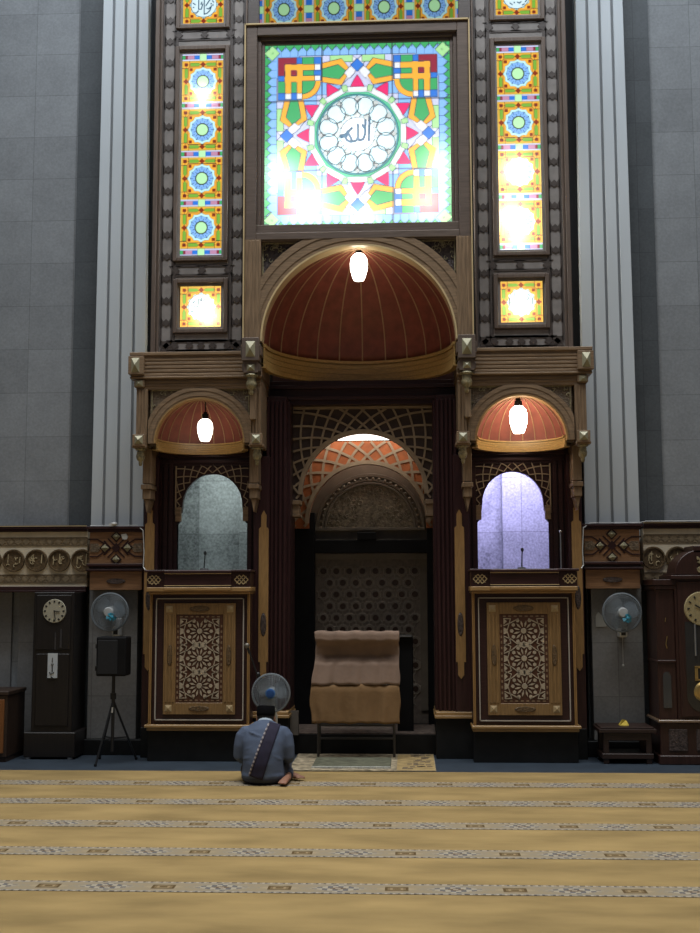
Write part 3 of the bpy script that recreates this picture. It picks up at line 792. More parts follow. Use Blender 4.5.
# lattice spandrel with arch
def lattice(mb, cx, cz, R, x0, x1, z0, z1, y0, y1, k=28, w=.018, b=1.0, rmax=2.2):
    """two crossing families of curves fanning out of an arch, trimmed to a rectangle"""
    inside = lambda p: x0 <= p[0] <= x1 and z0 <= p[1] <= z1
    def cut(p, q):
        a, c = 0.0, 1.0
        for _ in range(18):
            h = (a+c)/2; r = (p[0]+(q[0]-p[0])*h, p[1]+(q[1]-p[1])*h)
            if inside(r): a = h
            else: c = h
        return (p[0]+(q[0]-p[0])*a, p[1]+(q[1]-p[1])*a)
    for sg in (-1, 1):
        for i in range(k):
            a0 = 2*PI*i/k; pts = []; prev = None; yy = y0-(.002 if sg > 0 else 0)
            for j in range(60):
                a = a0 + sg*j*.06; r = R*math.exp(b*(j*.06))
                if r > rmax: break
                p = (cx+r*cos(a), cz+r*sin(a))
                if inside(p):
                    if prev is not None and not pts: pts.append(cut(p, prev))
                    pts.append(p)
                elif pts:
                    pts.append(cut(pts[-1], p)); mb.bars(pts, w, yy, y1); pts = []
                prev = p
            if len(pts) > 1: mb.bars(pts, w, yy, y1)
cz = 2.735; RA = .66
m = MB(); half = [(RA, 2.67)] + [(RA*cos(a), cz+RA*sin(a)) for a in np.linspace(.0, PI/2, 20)]; half[-1] = (0, cz+RA)
m.plate(-.79, .80, 3.69, half, .005, 12.31, 12.36, 2.67); sp = m.build('lattice_board', lat_back, mh)
m = MB(); lattice(m, .005, cz, RA+.03, -.775, .785, 2.69, 3.665, 12.288, 12.315, 30, .021, .9)
m.arc(.005, cz, RA, RA+.045, 12.275, 12.33); m.box(-.79, -.765, 12.275, 12.33, 2.67, 3.69); m.box(.775, .80, 12.275, 12.33, 2.67, 3.69); m.box(-.79, .80, 12.275, 12.33, 3.665, 3.69)
m.build('lattice', lat_tan, sp)
for s in (-1, 1):
    q = MB(); q.box(s*.79, s*.675, 12.24, 12.5, 2.62, 2.67); q.box(s*.79, s*.69, 12.26, 12.5, 2.52, 2.62); q.box(s*.79, s*.675, 12.25, 12.5, 2.49, 2.52); q.build('impost', brown, mh, .004)

# niche interior: walls, step, ceiling lamp, second lattice, carved stone
for s, nm in ((-1, 'wall_niche_left'), (1, 'wall_niche_right')): struct(nm, MB().box(s*.862, s*1.15, 12.5, 13.55, 0, 4.2), black)
struct('ceiling', MB().box(-.86, .86, 12.5, 13.54, 3.522, 3.7), black)
t = MB(); t.box(-.86, .86, 12.1, 13.5, 0, .205); struct('trim_9', t, plinthm)
nl = thing('niche_lamp', (0, 12.6, 3.42), 'flat white ceiling lamp glowing inside the top of the central niche', 'lamp')
MB().box(-.62, .62, 12.52, 13.25, 3.455, 3.52).build('lamp_body', white_pl, nl)
MB().box(-.60, .60, 12.53, 13.24, 3.445, 3.456).build('diffuser', emit('niche_lamp_glow', (1, .93, .84), 3.2), nl)
il = thing('inner_arch_screen', (0, 12.95, 2.6), 'orange lattice arch lit from above inside the central niche', 'wooden screen')
cz2 = 2.46; R2 = .665; ya = 12.93
half = [(R2, 2.40)] + [(R2*cos(a), cz2+R2*sin(a)) for a in np.linspace(0, PI/2, 20)]; half[-1] = (0, cz2+R2)
MB().plate(-.86, .86, 3.392, half, .03, ya, ya+.05, 2.40).build('backing_board', orange_back, il)
m = MB(); lattice(m, .03, cz2, R2+.02, -.86, .86, 2.42, 3.385, ya-.012, ya+.005, 26, .028, .95); m.arc(.03, cz2, R2, R2+.045, ya-.04, ya+.02); m.build('lattice', lat_tan, il)
ln = thing('stone_lunette', (.05, 13.2, 2.37), 'carved stone lunette above the black beam at the back of the niche', 'stone carving')
MB().box(-.86, .86, 13.22, 13.4, 2.2, 3.39).build('surround', plain_stone, ln)
m = MB(); cxl, czl, rl = .05, 2.42, .50
m.prism([(cxl+1.0*rl*cos(a), czl+rl*1.05*sin(a)) for a in np.linspace(0, PI, 30)], 13.19, 13.25); f = m.build('carved_field', carved_stone, ln)
m = MB()
for r0, r1, y in ((.50, .525, 13.17), (.535, .56, 13.18), (.59, .63, 13.19)): m.arc(cxl, czl, r0, r1, y, 13.25)
m.box(cxl-.63, cxl+.63, 13.17, 13.25, 2.385, 2.42); m.build('moulding', plain_stone, ln, .003)
m = MB(); rr = random.Random(11)
for k in range(26):
    a = 2*PI*k/26
    m.ball((cxl+.567*cos(PI*k/25), 13.19, czl+.567*sin(PI*k/25)), .02, 8, 5)
for k in range(60):
    a = rr.uniform(.05, PI-.05); r_ = rl*math.sqrt(rr.uniform(0, .9)); x, z = cxl+r_*cos(a), czl+.02+r_*sin(a); s0 = rr.uniform(0, 6.28); q = rr.uniform(.02, .045)
    m.tube([(x+q*(1-i*.09)*cos(s0+i*.6), 13.185, z+q*(1-i*.09)*sin(s0+i*.6)) for i in range(9)], .007, 5)
m.build('scrollwork', carved_stone, f)
bf = thing('black_frame', (.05, 13.05, .2), 'black post-and-beam frame across the back of the central niche', 'frame')
MB().box(-.86, .86, 12.98, 13.1, 2.122, 2.27).build('beam', black, bf, .004)
MB().box(-.09, .12, 12.96, 13.1, 2.27, 2.355).build('beam_block', black, bf, .004)
for x0, x1 in ((-.86, -.575), (.70, .86)): MB().box(x0, x1, 12.96, 13.1, .205, 2.58).build('post', black, bf, .004)
pw = thing('patterned_panel', (.05, 13.2, .205), 'dark panel of ring rosettes at the back of the niche behind the draped lectern', 'panel')
pan_m = mat('rosette_panel', (.19, .15, .12), .55, .25, 20); ring_m = mat('rosette_ring', (.31, .26, .21), .5, .2); hole_m = mat('rosette_heart', (.045, .020, .012), .5, .2)
MB().box(-.58, .70, 13.15, 13.3, .205, 2.16).build('board', pan_m, pw)
MB().box(-.58, .70, 13.12, 13.2, 2.055, 2.112).build('top_strip', mat('grey_strip', (.22, .19, .15), .6), pw)
MB().box(.62, .70, 13.13, 13.2, .35, 2.10).build('side_strip', plain_stone, pw)
m = MB(); h = MB()
for r in range(12):
    z = 1.918 - r*.133
    for c in range(8):
        x = -.49 + c*.150 + (.075 if r % 2 else 0)
        if x > .60: continue
        m.tube([(x+.058*cos(2*PI*k/8+.39), 13.145, z+.058*sin(2*PI*k/8+.39)) for k in range(8)], .008, 5, True)
        m.tube([(x+.04*cos(2*PI*k/12), 13.145, z+.04*sin(2*PI*k/12)) for k in range(12)], .006, 5, True)
        for k in range(6):
            a = PI/6+k*PI/3; m.tube([(x+.06*cos(a), 13.148, z+.06*sin(a)), (x+.085*cos(a), 13.148, z+.085*sin(a))], .006, 4)
        h.lathe([(0, .012), (.030, .012), (.038, 0)], (x, 13.15, z), 'y', 12)
k0 = len(m.v); m.v += h.v; m.f += [[i+k0 for i in f] for f in h.f]; m.m += [1]*len(h.f); m.sm += h.sm; m.build('rosettes', [ring_m, hole_m], pw)

# ------------------------------------------------------------------ side alcoves
def alcove(s, label):
    t = thing('pulpit_alcove', (s*1.63, 11.9, 0), label, 'alcove', 'domed alcoves beside the mihrab')
    xc = s*1.63; y = 11.42
    B = lambda mb, xa, xb, *r: mb.box(s*xa, s*xb, *r)
    # cornice
    m = MB(); B(m, .99, 2.335, y, 12.1, 3.86, 4.13)
    for k in range(5): B(m, 1.0, 2.34, y-.006, y+.1, 3.885+k*.04, 3.914+k*.04)
    B(m, .99, 2.355, y-.02, 12.1, 4.10, 4.135); B(m, .99, 2.35, y-.014, 12.1, 3.862, 3.882)
    B(m, 1.0, 2.29, y+.03, 12.1, 3.75, 3.86)
    for k in range(2): B(m, 1.0, 2.292, y+.024, y+.1, 3.785+k*.035, 3.812+k*.035)
    co_ = m.build('cornice', brown, t, .005)
    m = MB(); B(m, 2.20, 2.36, y-.05, y+.1, 3.90, 4.09); B(m, 2.20, 2.305, y-.005, y+.1, 3.775, 3.85)
    e = m.build('corner_block', brown, co_, .004)
    MB().pyramid(s*2.285, 3.995, .042, .075, y-.05, .035).build('diamond_stud', stud, e); MB().pyramid(s*2.255, 3.812, .038, .030, y-.005, .02).build('diamond_stud', stud, e)
    # arch panel
    R = .462; zs = 3.195
    m = MB()
    half = [(R, 3.17)] + [(R*cos(a), zs+R*sin(a)) for a in np.linspace(0, PI/2, 20)]; half[-1] = (0, zs+R)
    m.plate(xc-.52 if s > 0 else xc-.52, xc+.52, 3.76, half, xc, y+.06, y+.12, 3.17)
    ap = m.build('arch_panel', carve, t)
    m = MB()
    for a, b, yy in ((R, R+.022, y+.014), (R+.022, R+.05, y+.009), (R+.05, R+.078, y+.014), (R+.078, R+.105, y+.009), (R+.105, R+.12, y+.014)): m.arc(xc, zs, a, b, yy, y+.12, clip=(xc-.53, xc+.53, 3.76))
    m.build('arch', brown, t, .002)
    m = MB(); m.arc(xc, zs, R-.012, R+.004, y-.0, y+.1); m.build('arch_edging', gilt, t)
    q = MB(); rr = random.Random(9)
    for sd in (-1, 1):
        q.tube([(xc+sd*.50, y+.05, 3.35), (xc+sd*.50, y+.05, 3.745), (xc+sd*.12, y+.05, 3.745)], .007, 5)
        for k in range(60):
            dx = rr.uniform(.18, .485); z = rr.uniform(3.36, 3.735)
            if math.hypot(dx, z-zs) < R+.15: continue
            a0 = rr.uniform(0, 6.28); r_ = rr.uniform(.012, .03)
            q.tube([(xc+sd*dx+r_*(1-i*.1)*cos(a0+i*.7), y+.055, z+r_*(1-i*.1)*sin(a0+i*.7)) for i in range(8)], .0045, 5)
    q.build('scrollwork', bronze, ap)
    for xa, xb in ((1.0, 1.10), (2.17, 2.285)):
        m = MB(); B(m, xa, xb, y+.02, 12.1, 3.17, 3.76)
        for k in range(3): B(m, xa+.012+k*.03, xa+.03+k*.03, y+.013, y+.1, 3.28, 3.75)
        m.build('stile', brown_v, t, .004)
    dome(t, xc, y+.07, zs, R, 11, dome_red, rib_m, band_g, .115, .005, off=-.005)
    # end blocks, pendants and brackets
    for x in (1.045, 2.245):
        b = MB(); B(b, x-.065, x+.065, y-.02, y+.2, 3.165, 3.285); B(b, x-.075, x+.075, y-.0, y+.2, 3.15, 3.175)
        bo = b.build('corner_block', brown, t, .004)
        MB().pyramid(s*x, 3.228, .042, .042, y-.02, .028).build('diamond_stud', stud, bo)
        p = MB(); pendant(p, s*x, y+.08, 2.97, 3.15, .052); p.build('pendant', bronze, t)
        xb = x+.05 if x < 1.5 else x-.04
        k = MB(); B(k, xb-.045, xb+.045, y+.2, 12.0, 2.80, 3.165); B(k, xb-.055, xb+.055, y+.17, 12.0, 2.74, 2.79); B(k, xb-.042, xb+.042, y+.19, 12.0, 2.64, 2.74)
        k.prism([(s*(xb-.03), 2.64), (s*(xb+.03), 2.64), (s*xb, 2.50)], y+.21, 11.95)
        k.build('bracket', brown_v, t, .005)
    # upper back wall with arched opening to the lit room
    m = MB(); yb = 12.0
    xo = s*1.585; hw = [(.372, 1.9), (.375, 2.40), (.345, 2.43), (.345, 2.50), (.325, 2.53), (.318, 2.60)]
    hw += [(.318*cos(a), 2.60+.335*sin(a)) for a in np.linspace(.08, PI/2, 18)]; hw[-1] = (0, 2.935)
    m.plate(min(s*1.10, s*2.20), max(s*1.10, s*2.20), 3.20, hw, xo, yb, yb+.06, 1.72)
    for xa in (1.105, 1.16): B(m, xa, xa+.04, yb-.03, yb+.02, 1.9, 3.19)
    for xa in (2.00, 2.06, 2.12): B(m, xa, xa+.04, yb-.03, yb+.02, 1.9, 3.19)
    B(m, 1.1, 2.2, yb-.04, yb+.02, 3.05, 3.08); B(m, 1.1, 2.2, yb-.07, yb+.02, 3.11, 3.15)
    m.build('back_panel', mahog, t)
    MB().box(s*.99, s*2.29, 11.98, 12.1, 3.02, 3.14).build('soffit', mahog, t)
    m = MB(); lattice(m, xo, 2.60, .345, xo-.385, xo+.385, 2.56, 3.03, yb-.018, yb+.005, 24, .009, .9)
    m.bars([(xo-.39, 2.5), (xo-.39, 3.035), (xo+.39, 3.035), (xo+.39, 2.5)], .012, yb-.018, yb+.005); m.build('lattice', lat_tan if s < 0 else lat_tan, t)
    for sd in (-1, 1): MB().box(xo+sd*.39, xo+sd*.33, yb-.03, yb+.03, 2.43, 2.58).build('impost', brown, t, .004)
    # posts with pointed gilt strips
    for xa, xb, y0 in ((.955, 1.12, 11.84), (2.13, 2.275, 11.84)):
        p = MB(); B(p, xa, xb, y0, 12.15, .47 if xa < 1.5 else .3, 3.1); po = p.build('post', mahog_v, t, .004)
        c = 1.014 if xa < 1.5 else 2.212; w = .050
        zt = 2.53 if xa < 1.5 else 2.58; zb = .80 if xa < 1.5 else .88
        P_ = [(c-w, zb+.17), (c-w*.62, zb+.17), (c-w*.62, zb+.04), (c, zb), (c+w*.62, zb+.04), (c+w*.62, zb+.17), (c+w, zb+.17),
              (c+w, zt-.19), (c+w*.55, zt-.17), (c+w*.55, zt-.05), (c, zt), (c-w*.55, zt-.05), (c-w*.55, zt-.17), (c-w, zt-.19)]
        g = MB(); g.prism([(s*a, b) for a, b in P_], y0-.014, y0+.005); go = g.build('gilt_strip', gilt_v, po)
        q = MB(); q.lathe([(0, .008), (.03, .008), (.036, 0)], (s*c, y0-.014, 1.35 if xa < 1.5 else 1.62), 'y', 16, .9, 3.4); q.build('plaque', carve_dk, go)
    # balcony rail
    m = MB(); B(m, 1.11, 2.165, 11.52, 12.05, 1.735, 1.885); B(m, 1.095, 2.18, 11.485, 12.05, 1.885, 1.91)
    B(m, 1.30, 1.98, 11.495, 11.6, 1.745, 1.88); B(m, 1.30, 1.98, 11.47, 11.6, 1.875, 1.905)
    ra = m.build('balcony_rail', mahog, t, .006)
    m = MB(); B(m, 1.30, 1.98, 11.487, 11.5, 1.868, 1.876); B(m, 1.30, 1.98, 11.487, 11.5, 1.748, 1.755)
    for x in (1.20, 2.09):
        for a in (-1, 1):
            m.bars([(s*x-.07, 1.81+a*.0), (s*x-.02, 1.81+a*.045), (s*x+.05, 1.81-a*.035)], .008, 11.512, 11.53); m.bars([(s*x+.07, 1.81), (s*x+.02, 1.81-a*.045), (s*x-.05, 1.81+a*.035)], .008, 11.512, 11.53)
    m.build('knotwork', gold_edge, ra)
    m = MB(); B(m, 1.10, 2.165, 11.50, 12.0, 1.69, 1.735); B(m, 1.30, 1.98, 11.47, 11.6, 1.70, 1.735); B(m, 1.11, 2.15, 11.53, 12.0, 1.665, 1.69)
    m.build('ledge', gilt, t, .006)
    # carved front panel
    yf = 11.6; cpx = s*1.63
    m = MB(); B(m, 1.115, 2.135, yf, 12.0, .34, 1.67); cp = m.build('front_panel', mahog, t, .004)
    for a in (-1, 1):
        m = MB(); m.box(cpx+a*.485, cpx+a*.512, yf-.02, yf+.01, .36, 1.665)
        for h0, h1 in ((.500, .512), (.485, .496)): m.box(cpx+a*h0, cpx+a*h1, yf-.03, yf+.01, .36, 1.665)
        m.build('outer_moulding', gilt_v, cp, .004)
    m = MB(); hx = .450; z0, z1 = .405, 1.625
    for a in (-1, 1): m.box(cpx+a*hx, cpx+a*(hx-.010), yf-.022, yf+.01, z0, z1)
    m.box(cpx-hx, cpx+hx, yf-.022, yf+.01, z0, z0+.010); m.box(cpx-hx, cpx+hx, yf-.022, yf+.01, z1-.010, z1); m.build('silver_line', mat('silver_line', (.45, .40, .34), .3, .05), cp)
    m = MB(); fx, fz0, fz1 = .365, .465, 1.575
    for a in (-1, 1):
        m.box(cpx+a*fx, cpx+a*(fx-.125), yf-.025, yf+.01, fz0, fz1)
        for k in range(3): m.box(cpx+a*(fx-.018-k*.035), cpx+a*(fx-.040-k*.035), yf-.032, yf, fz0+.12, fz1-.12)
    m.box(cpx-fx+.125, cpx+fx-.125, yf-.024, yf+.01, fz0, fz0+.115); m.box(cpx-fx+.125, cpx+fx-.125, yf-.024, yf+.01, fz1-.115, fz1); fr = m.build('gilt_frame', panel_gold, cp, .003)
    plaq = mat('carved_plaque', (.12, .070, .028), .5, .5, 60, bump=.8, bscale=80)
    ts_ = mat('tan_stud', (.40, .29, .15), .45, .1)
    for a in (-1, 1):
        for zz in (fz0+.06, fz1-.06): MB().pyramid(cpx+a*(fx-.055), zz, .034, .034, yf-.026, .014).build('corner_stud', ts_, fr)
    for zz in (fz0+.058, fz1-.058): MB().lathe([(0, .010), (.09, .010), (.105, 0)], (cpx, yf-.025, zz), 'y', 20, 1, .27).build('plaque', plaq, fr)
    for a in (-1, 1): MB().lathe([(0, .014), (.03, .014), (.036, 0)], (cpx+a*(fx-.066), yf-.025, 1.05), 'y', 16, .75, 3.2).build('plaque', plaq, fr)
    m = MB(); m.box(cpx-.245, cpx+.245, yf-.012, yf+.01, fz0+.115, fz1-.115); m.cur = 1
    for k in range(14):
        zz = fz0+.15+k*.055
        for a in (-1, 1): m.box(cpx+a*.222-.008, cpx+a*.222+.008, yf-.016, yf, zz, zz+.025)
    for k in range(8):
        xx = cpx-.19+k*.0543
        for zz in (fz0+.137, fz1-.137): m.box(xx-.014, xx+.014, yf-.016, yf, zz-.007, zz+.007)
    m.build('inner_border', [mat('red_brown_border', (.085, .030, .016), .45), brown], cp)
    # geometric star inlay
    m = MB(); y0, y1 = yf-.022, yf-.008; IW, z0, z1 = .20, fz0+.16, fz1-.16; zc = (z0+z1)/2; st = (z1-z0)/2.9
    def clipx(x): return min(max(x, cpx-IW), cpx+IW)
    def cz_(z): return min(max(z, z0), z1)
    for k in (-1, 0, 1):
        cz0 = zc+k*st
        m.lathe([(0, .012), (.026, .012), (.03, 0)], (cpx, yf-.010, cz0), 'y', 12)
        for i in range(12):
            a = 2*PI*i/12+PI/12; ra_, rb_ = .036, .106
            P_ = [(cpx+ra_*cos(a), cz0+ra_*sin(a)), (cpx+.074*cos(a+.135), cz0+.074*sin(a+.135)), (cpx+rb_*cos(a), cz0+rb_*sin(a)), (cpx+.074*cos(a-.135), cz0+.074*sin(a-.135))]
            m.prism([(clipx(x), cz_(z)) for x, z in P_], y0, y1)
        for i in range(12):
            a = 2*PI*i/12; b0 = (cpx+.118*cos(a), cz0+.118*sin(a))
            if abs(b0[0]-cpx) < IW-.02 and z0+.02 < b0[1] < z1-.02:
                q = .019; m.prism([(b0[0]+q*cos(j*PI/3+a), b0[1]+q*sin(j*PI/3+a)) for j in range(6)], y0, y1)
    for k in (-1.5, -.5, .5, 1.5):
        cz0 = zc+k*st
        for a in (-1, 1):
            if z0 < cz0-.02 and cz0+.02 < z1:
                m.prism([(cpx+a*.036+.03*cos(j*PI/3), cz0+.03*sin(j*PI/3)) for j in range(6)], y0, y1)
                m.bars([(cpx, cz0-.02), (cpx, cz0+.02)], .014, y0, y1)
            for dz in (-.04, .04):
                if z0 < cz0+dz < z1: m.prism([(cpx+a*.20, cz_(cz0+dz-.035)), (cpx+a*.20, cz_(cz0+dz+.035)), (cpx+a*.165, cz_(cz0+dz))], y0, y1)
    for k in (-1, 0, 1):
        cz0 = zc+k*st
        for a in (-1, 1):
            m.prism([(cpx+a*.20, cz0-.035), (cpx+a*.20, cz0+.035), (cpx+a*.165, cz0+.02), (cpx+a*.165, cz0-.02)], y0, y1)
            for dz in (-1, 1):
                m.bars([(cpx+a*.20, cz_(cz0+dz*.05)), (cpx+a*.12, cz_(cz0+dz*.085)), (cpx+a*.05, cz_(cz0+dz*.14))], .010, y0, y1)
                m.bars([(cpx+a*.165, cz0), (cpx+a*.13, cz_(cz0+dz*.12)), (cpx+a*.20, cz_(cz0+dz*.15))], .008, y0, y1)
    m.build('star_inlay', inlay, cp)
    MB().box(s*1.10, s*2.175, 11.54, 12.0, .335, .365).build('base_moulding', gilt, t, .006)
    m = MB(); B(m, 1.11, 2.155, 11.56, 12.0, .305, .335); m.build('base_line', gilt, t, .004)
    m = MB(); B(m, 1.12, 2.15, 11.60, 12.1, 0, .305); B(m, 2.13, 2.275, 11.83, 12.1, 0, .305); m.build('plinth', plinthm, t, .004)
alcove(-1, 'carved wooden alcove with dimly lit dome and grey arched opening left of the mihrab')
alcove(1, 'carved wooden alcove with bright orange dome and violet arched opening right of the mihrab')
# stone rooms behind the two openings
for s in (-1, 1):
    t = MB(); B = lambda xa, xb, *r: t.box(s*xa, s*xb, *r)
    t.box(s*1.16, s*2.25, 13.2, 13.5, 1.6, 3.8); B(1.155, 1.20, 12.1, 13.5, 1.6, 3.8); B(2.18, 2.25, 12.1, 13.5, 1.6, 3.8)
    B(1.16, 2.25, 12.08, 13.5, 1.6, 1.74); B(1.16, 2.25, 12.08, 13.5, 3.7, 3.8)
    t.box(s*1.155, s*2.25, 12.07, 12.12, 3.12, 3.8); t.box(s*1.155, s*1.20, 12.07, 12.2, 1.6, 3.8); t.box(s*2.18, s*2.25, 12.07, 12.2, 1.6, 3.8)
    if s < 0: t.box(-1.42, -1.19, 12.85, 13.3, 1.6, 3.75)
    else: t.box(1.56, 2.2, 13.0, 13.3, 1.6, 3.75)
    struct('wall_room_left' if s < 0 else 'wall_room_right', t, room_stone)

# ------------------------------------------------------------------ bulbs
def bulb(x, y, zt, zb, r, ztop, strength, col, label):
    t = thing('hanging_bulb', (x, y, zb), label, 'light bulb', 'glowing bulbs under the domes')
    h = zt-zb; m = MB(); m.smooth = True
    m.lathe([(0, 0), (r*.55, .01*h), (r*.70, .10*h), (r*.95, .38*h), (r, .62*h), (r*.90, .82*h), (r*.6, .95*h), (r*.35, h), (0, h)], (x, y, zb), 'z', 24)
    m.build('bulb', emit('bulb_glow', col, strength), t)
    q = MB(); q.lathe([(0, 0), (r*.42, 0), (r*.42, .05), (r*.25, .06), (r*.25, .075), (0, .075)], (x, y, zt-.005), 'z', 14); q.build('socket', black, t)
    MB().tube([(x, y, zt+.06), (x, y, ztop)], .006, 6).build('flex', black, t)
bulb(-.0, 11.50, 5.165, 4.877, .092, 5.20, 7, (1, .93, .80), 'glowing white bulb hanging at the top of the big central dome')
bulb(-1.60, 11.60, 3.469, 3.232, .082, 3.655, 3.6, (1, .92, .78), 'glowing white bulb hanging in the small left dome')
bulb(1.62, 11.60, 3.569, 3.285, .092, 3.655, 15, (1, .90, .72), 'brightest glowing bulb hanging in the small right dome')

# ------------------------------------------------------------------ furniture along the wall
clock_w = mat('dark_clock_wood', (.010, .007, .006), .45, .3, 5, (12, 12, 1)); dial_m = mat('cream_dial', (.40, .37, .28), .5, .06); ink = mat('black_ink', (.012, .012, .012), .5)
def hands(par, x, y, z, r, hour, minute, m_):
    for ang, L, w, nm in ((hour, .5*r, .008, 'hour_hand'), (minute, .78*r, .006, 'minute_hand')):
        MB().bars([(x-.1*L*sin(ang), z-.1*L*cos(ang)), (x+L*sin(ang), z+L*cos(ang))], w*r/.12*1.2, y-.004, y).build(nm, m_, par)
ck = thing('longcase_clock', (-3.17, 11.85, 0), 'plain dark longcase clock with white round dial and a white notice on it', 'clock')
x0, x1, yf = -3.385, -2.960, 11.72
MB().box(x0, x1, yf, 12.18, .26, 1.69).build('case', clock_w, ck, .008)
MB().box(x0-.06, x1+.05, yf-.04, 12.18, .02, .27).build('base', clock_w, ck, .008)
m = MB(); m.box(x0+.03, x1-.03, yf-.012, yf+.01, 1.10, 1.66); m.box(x0+.04, x1-.04, yf-.012, yf+.01, .33, 1.06); m.build('door', clock_w, ck, .006)
dx, dz = -3.163, 1.496
d = MB().lathe([(0, .012), (.118, .012), (.122, 0)], (dx, yf-.012, dz), 'y', 36).build('dial', dial_m, ck)
q = MB()
for k in range(12):
    a = k*PI/6; c = (dx+.098*sin(a), dz+.098*cos(a)); q.bars([(c[0]-.010*sin(a), c[1]-.010*cos(a)), (c[0]+.010*sin(a), c[1]+.010*cos(a))], .016, yf-.027, yf-.02)
q.build('numerals', ink, d); hands(d, dx, yf-.028, dz, .118, math.radians(97), math.radians(170), ink)
m = MB(); m.box(-3.155, -3.14, yf-.016, yf, 1.10, 1.28); m.box(-3.10, -3.08, yf-.016, yf, 1.12, 1.31); m.build('glass_strip', mat('dull_glass', (.05, .045, .045), .25), ck)
for x in (x0-.02, x1-.01): MB().lathe([(0, 0), (.03, 0), (.03, .02), (0, .02)], (x, yf+.0, .002), 'z', 12).build('foot', grey_pl, ck)
nt_ = MB().box(-3.219, -3.118, yf-.022, yf-.013, .815, 1.065).build('paper_notice', mat('white_paper', (.52, .55, .57), .7, .03)); tag(nt_, 'white paper notice with vertical writing stuck on the plain dark clock', 'notice')
q = MB(); y_ = yf-.026; cx0 = -3.169; dzn = .022
q.tube([(cx0, y_, 1.02), (cx0, y_, .975)], .004, 5); q.tube([(cx0-.012, y_, .96), (cx0, y_, .945), (cx0+.012, y_, .96)], .004, 5); q.tube([(cx0, y_, .95), (cx0, y_, .875)], .005, 5)
q.tube([(cx0-.028, y_, .875), (cx0-.015, y_, .855), (cx0, y_, .86)], .004, 5); q.tube([(cx0+.018, y_, .875), (cx0+.006, y_, .86)], .004, 5); q.tube([(cx0-.012, y_, .83), (cx0+.01, y_, .815)], .005, 5); q.build('writing', ink, nt_)

cw = wood('orange_cabinet', (.20, .075, .022), .4, 'z'); cdk = wood('cabinet_side', (.035, .020, .013), .45, 'z')
cab = thing('side_cabinet', (-3.8, 11.75, 0), 'low wooden cabinet with orange-brown front at the left edge', 'cabinet')
xr = -3.545
MB().box(xr-.55, xr, 11.47, 12.0, .05, .66).build('body', cdk, cab, .005)
MB().box(xr-.57, xr+.015, 11.455, 12.0, .66, .70).build('top', cdk, cab, .006)
m = MB(); m.box(xr-.27, xr-.03, 11.455, 11.475, .09, .62); m.box(xr-.235, xr-.065, 11.447, 11.46, .13, .58); m.build('door', cw, cab, .004)
m = MB(); m.box(xr-.53, xr-.29, 11.455, 11.475, .09, .62); m.box(xr-.495, xr-.325, 11.447, 11.46, .13, .58); m.build('door', cw, cab, .004)
MB().box(xr-.53, xr-.01, 11.49, 11.98, 0, .05).build('plinth', cdk, cab)

# arched longcase clock at right
rw = wood('reddish_clock_wood', (.038, .015, .011), .38, 'z'); brass = mat('brass', (.55, .38, .14), .3, .1, metal=.8)
gc = thing('longcase_clock', (3.37, 11.8, 0), 'reddish wooden longcase clock with arched hood and brass pendulum at right edge', 'clock')
xc = 3.372; yf = 11.55; hw = .435
MB().box(xc-.25, xc+.25, yf, 12.05, .43, 1.86).build('case', rw, gc, .006)
m = MB(); m.box(xc-hw, xc+hw, yf-.02, 12.05, .05, .40); m.box(xc-hw-.02, xc+hw+.02, yf-.045, 12.05, .0, .09); m.build('base', rw, gc, .008)
MB().box(xc-hw-.025, xc+hw+.025, yf-.05, 12.05, .40, .43).build('base_ledge', mat('polished_ledge', (.16, .10, .06), .2, .1, spec=.9), gc, .008)
for k in (-1, 0, 1):
    MB().box(xc+k*.265-.09, xc+k*.265+.09, yf-.03, yf, .13, .34).build('base_panel', carve_dk, gc, .006)
for a in (-1, 1):
    m = MB(); m.box(xc+a*.25, xc+a*.43, yf+.03, 12.05, .43, 1.70); m.box(xc+a*.24, xc+a*.445, yf+.0, 12.05, 1.70, 1.74); m.box(xc+a*.24, xc+a*.46, yf-.01, 12.05, 1.74, 1.80)
    m.box(xc+a*.25, xc+a*.435, yf+.015, 12.05, .98, 1.005)
    w = m.build('side_tower', rw, gc, .005)
    q = MB(); q.prism([(xc+a*.345+.04*cos(t_), .84+.10*max(0, sin(t_))*.5) for t_ in np.linspace(0, PI, 9)] + [(xc+a*.345-.04, .54), (xc+a*.345+.04, .54)], yf+.022, yf+.04); q.build('tower_glass', mat('grey_glass', (.06, .06, .06), .15), w)
    q = MB(); q.tube([(xc+a*.34, yf+.024, 1.42), (xc+a*.345, yf+.024, 1.38)], .004, 5); q.tube([(xc+a*.33, yf+.024, 1.24), (xc+a*.345, yf+.024, 1.16), (xc+a*.335, yf+.024, 1.12)], .004, 5); q.build('gilt_ornament', brass, w)
m = MB(); m.box(xc-.29, xc+.29, yf-.05, 12.05, 1.80, 1.84)
m.prism([(xc+.245*cos(t_), 1.84+.25*sin(t_)) for t_ in np.linspace(0, PI, 24)], yf-.03, 11.9); m.box(xc-.06, xc+.06, yf-.03, 11.9, 2.06, 2.13); m.build('hood', rw, gc, .006)
q = MB()
for a in (-1, 1): q.tube([(xc+a*(.02+.035*i/8*cos(i*.6)), yf-.04, 1.99+.03*sin(i*.7)) for i in range(9)], .008, 6)
q.lathe([(0, .01), (.028, .01), (.03, 0)], (xc, yf-.03, 1.895), 'y', 16); q.build('crest', bronze, gc)
dr = MB(); dr.box(xc-.225, xc+.225, yf-.02, yf, .46, 1.78); dr.build('door', rw, gc, .005)
m = MB(); m.prism([(xc+.165*cos(t_), 1.30+.0*sin(t_)) if False else (xc+.165*cos(t_), .66+.16*sin(t_)) for t_ in np.linspace(PI, 2*PI, 16)] + [(xc+.165, 1.38), (xc-.165, 1.38)], yf-.024, yf-.012); m.build('door_glass', mat('clock_glass', (.035, .032, .028), .12), gc)
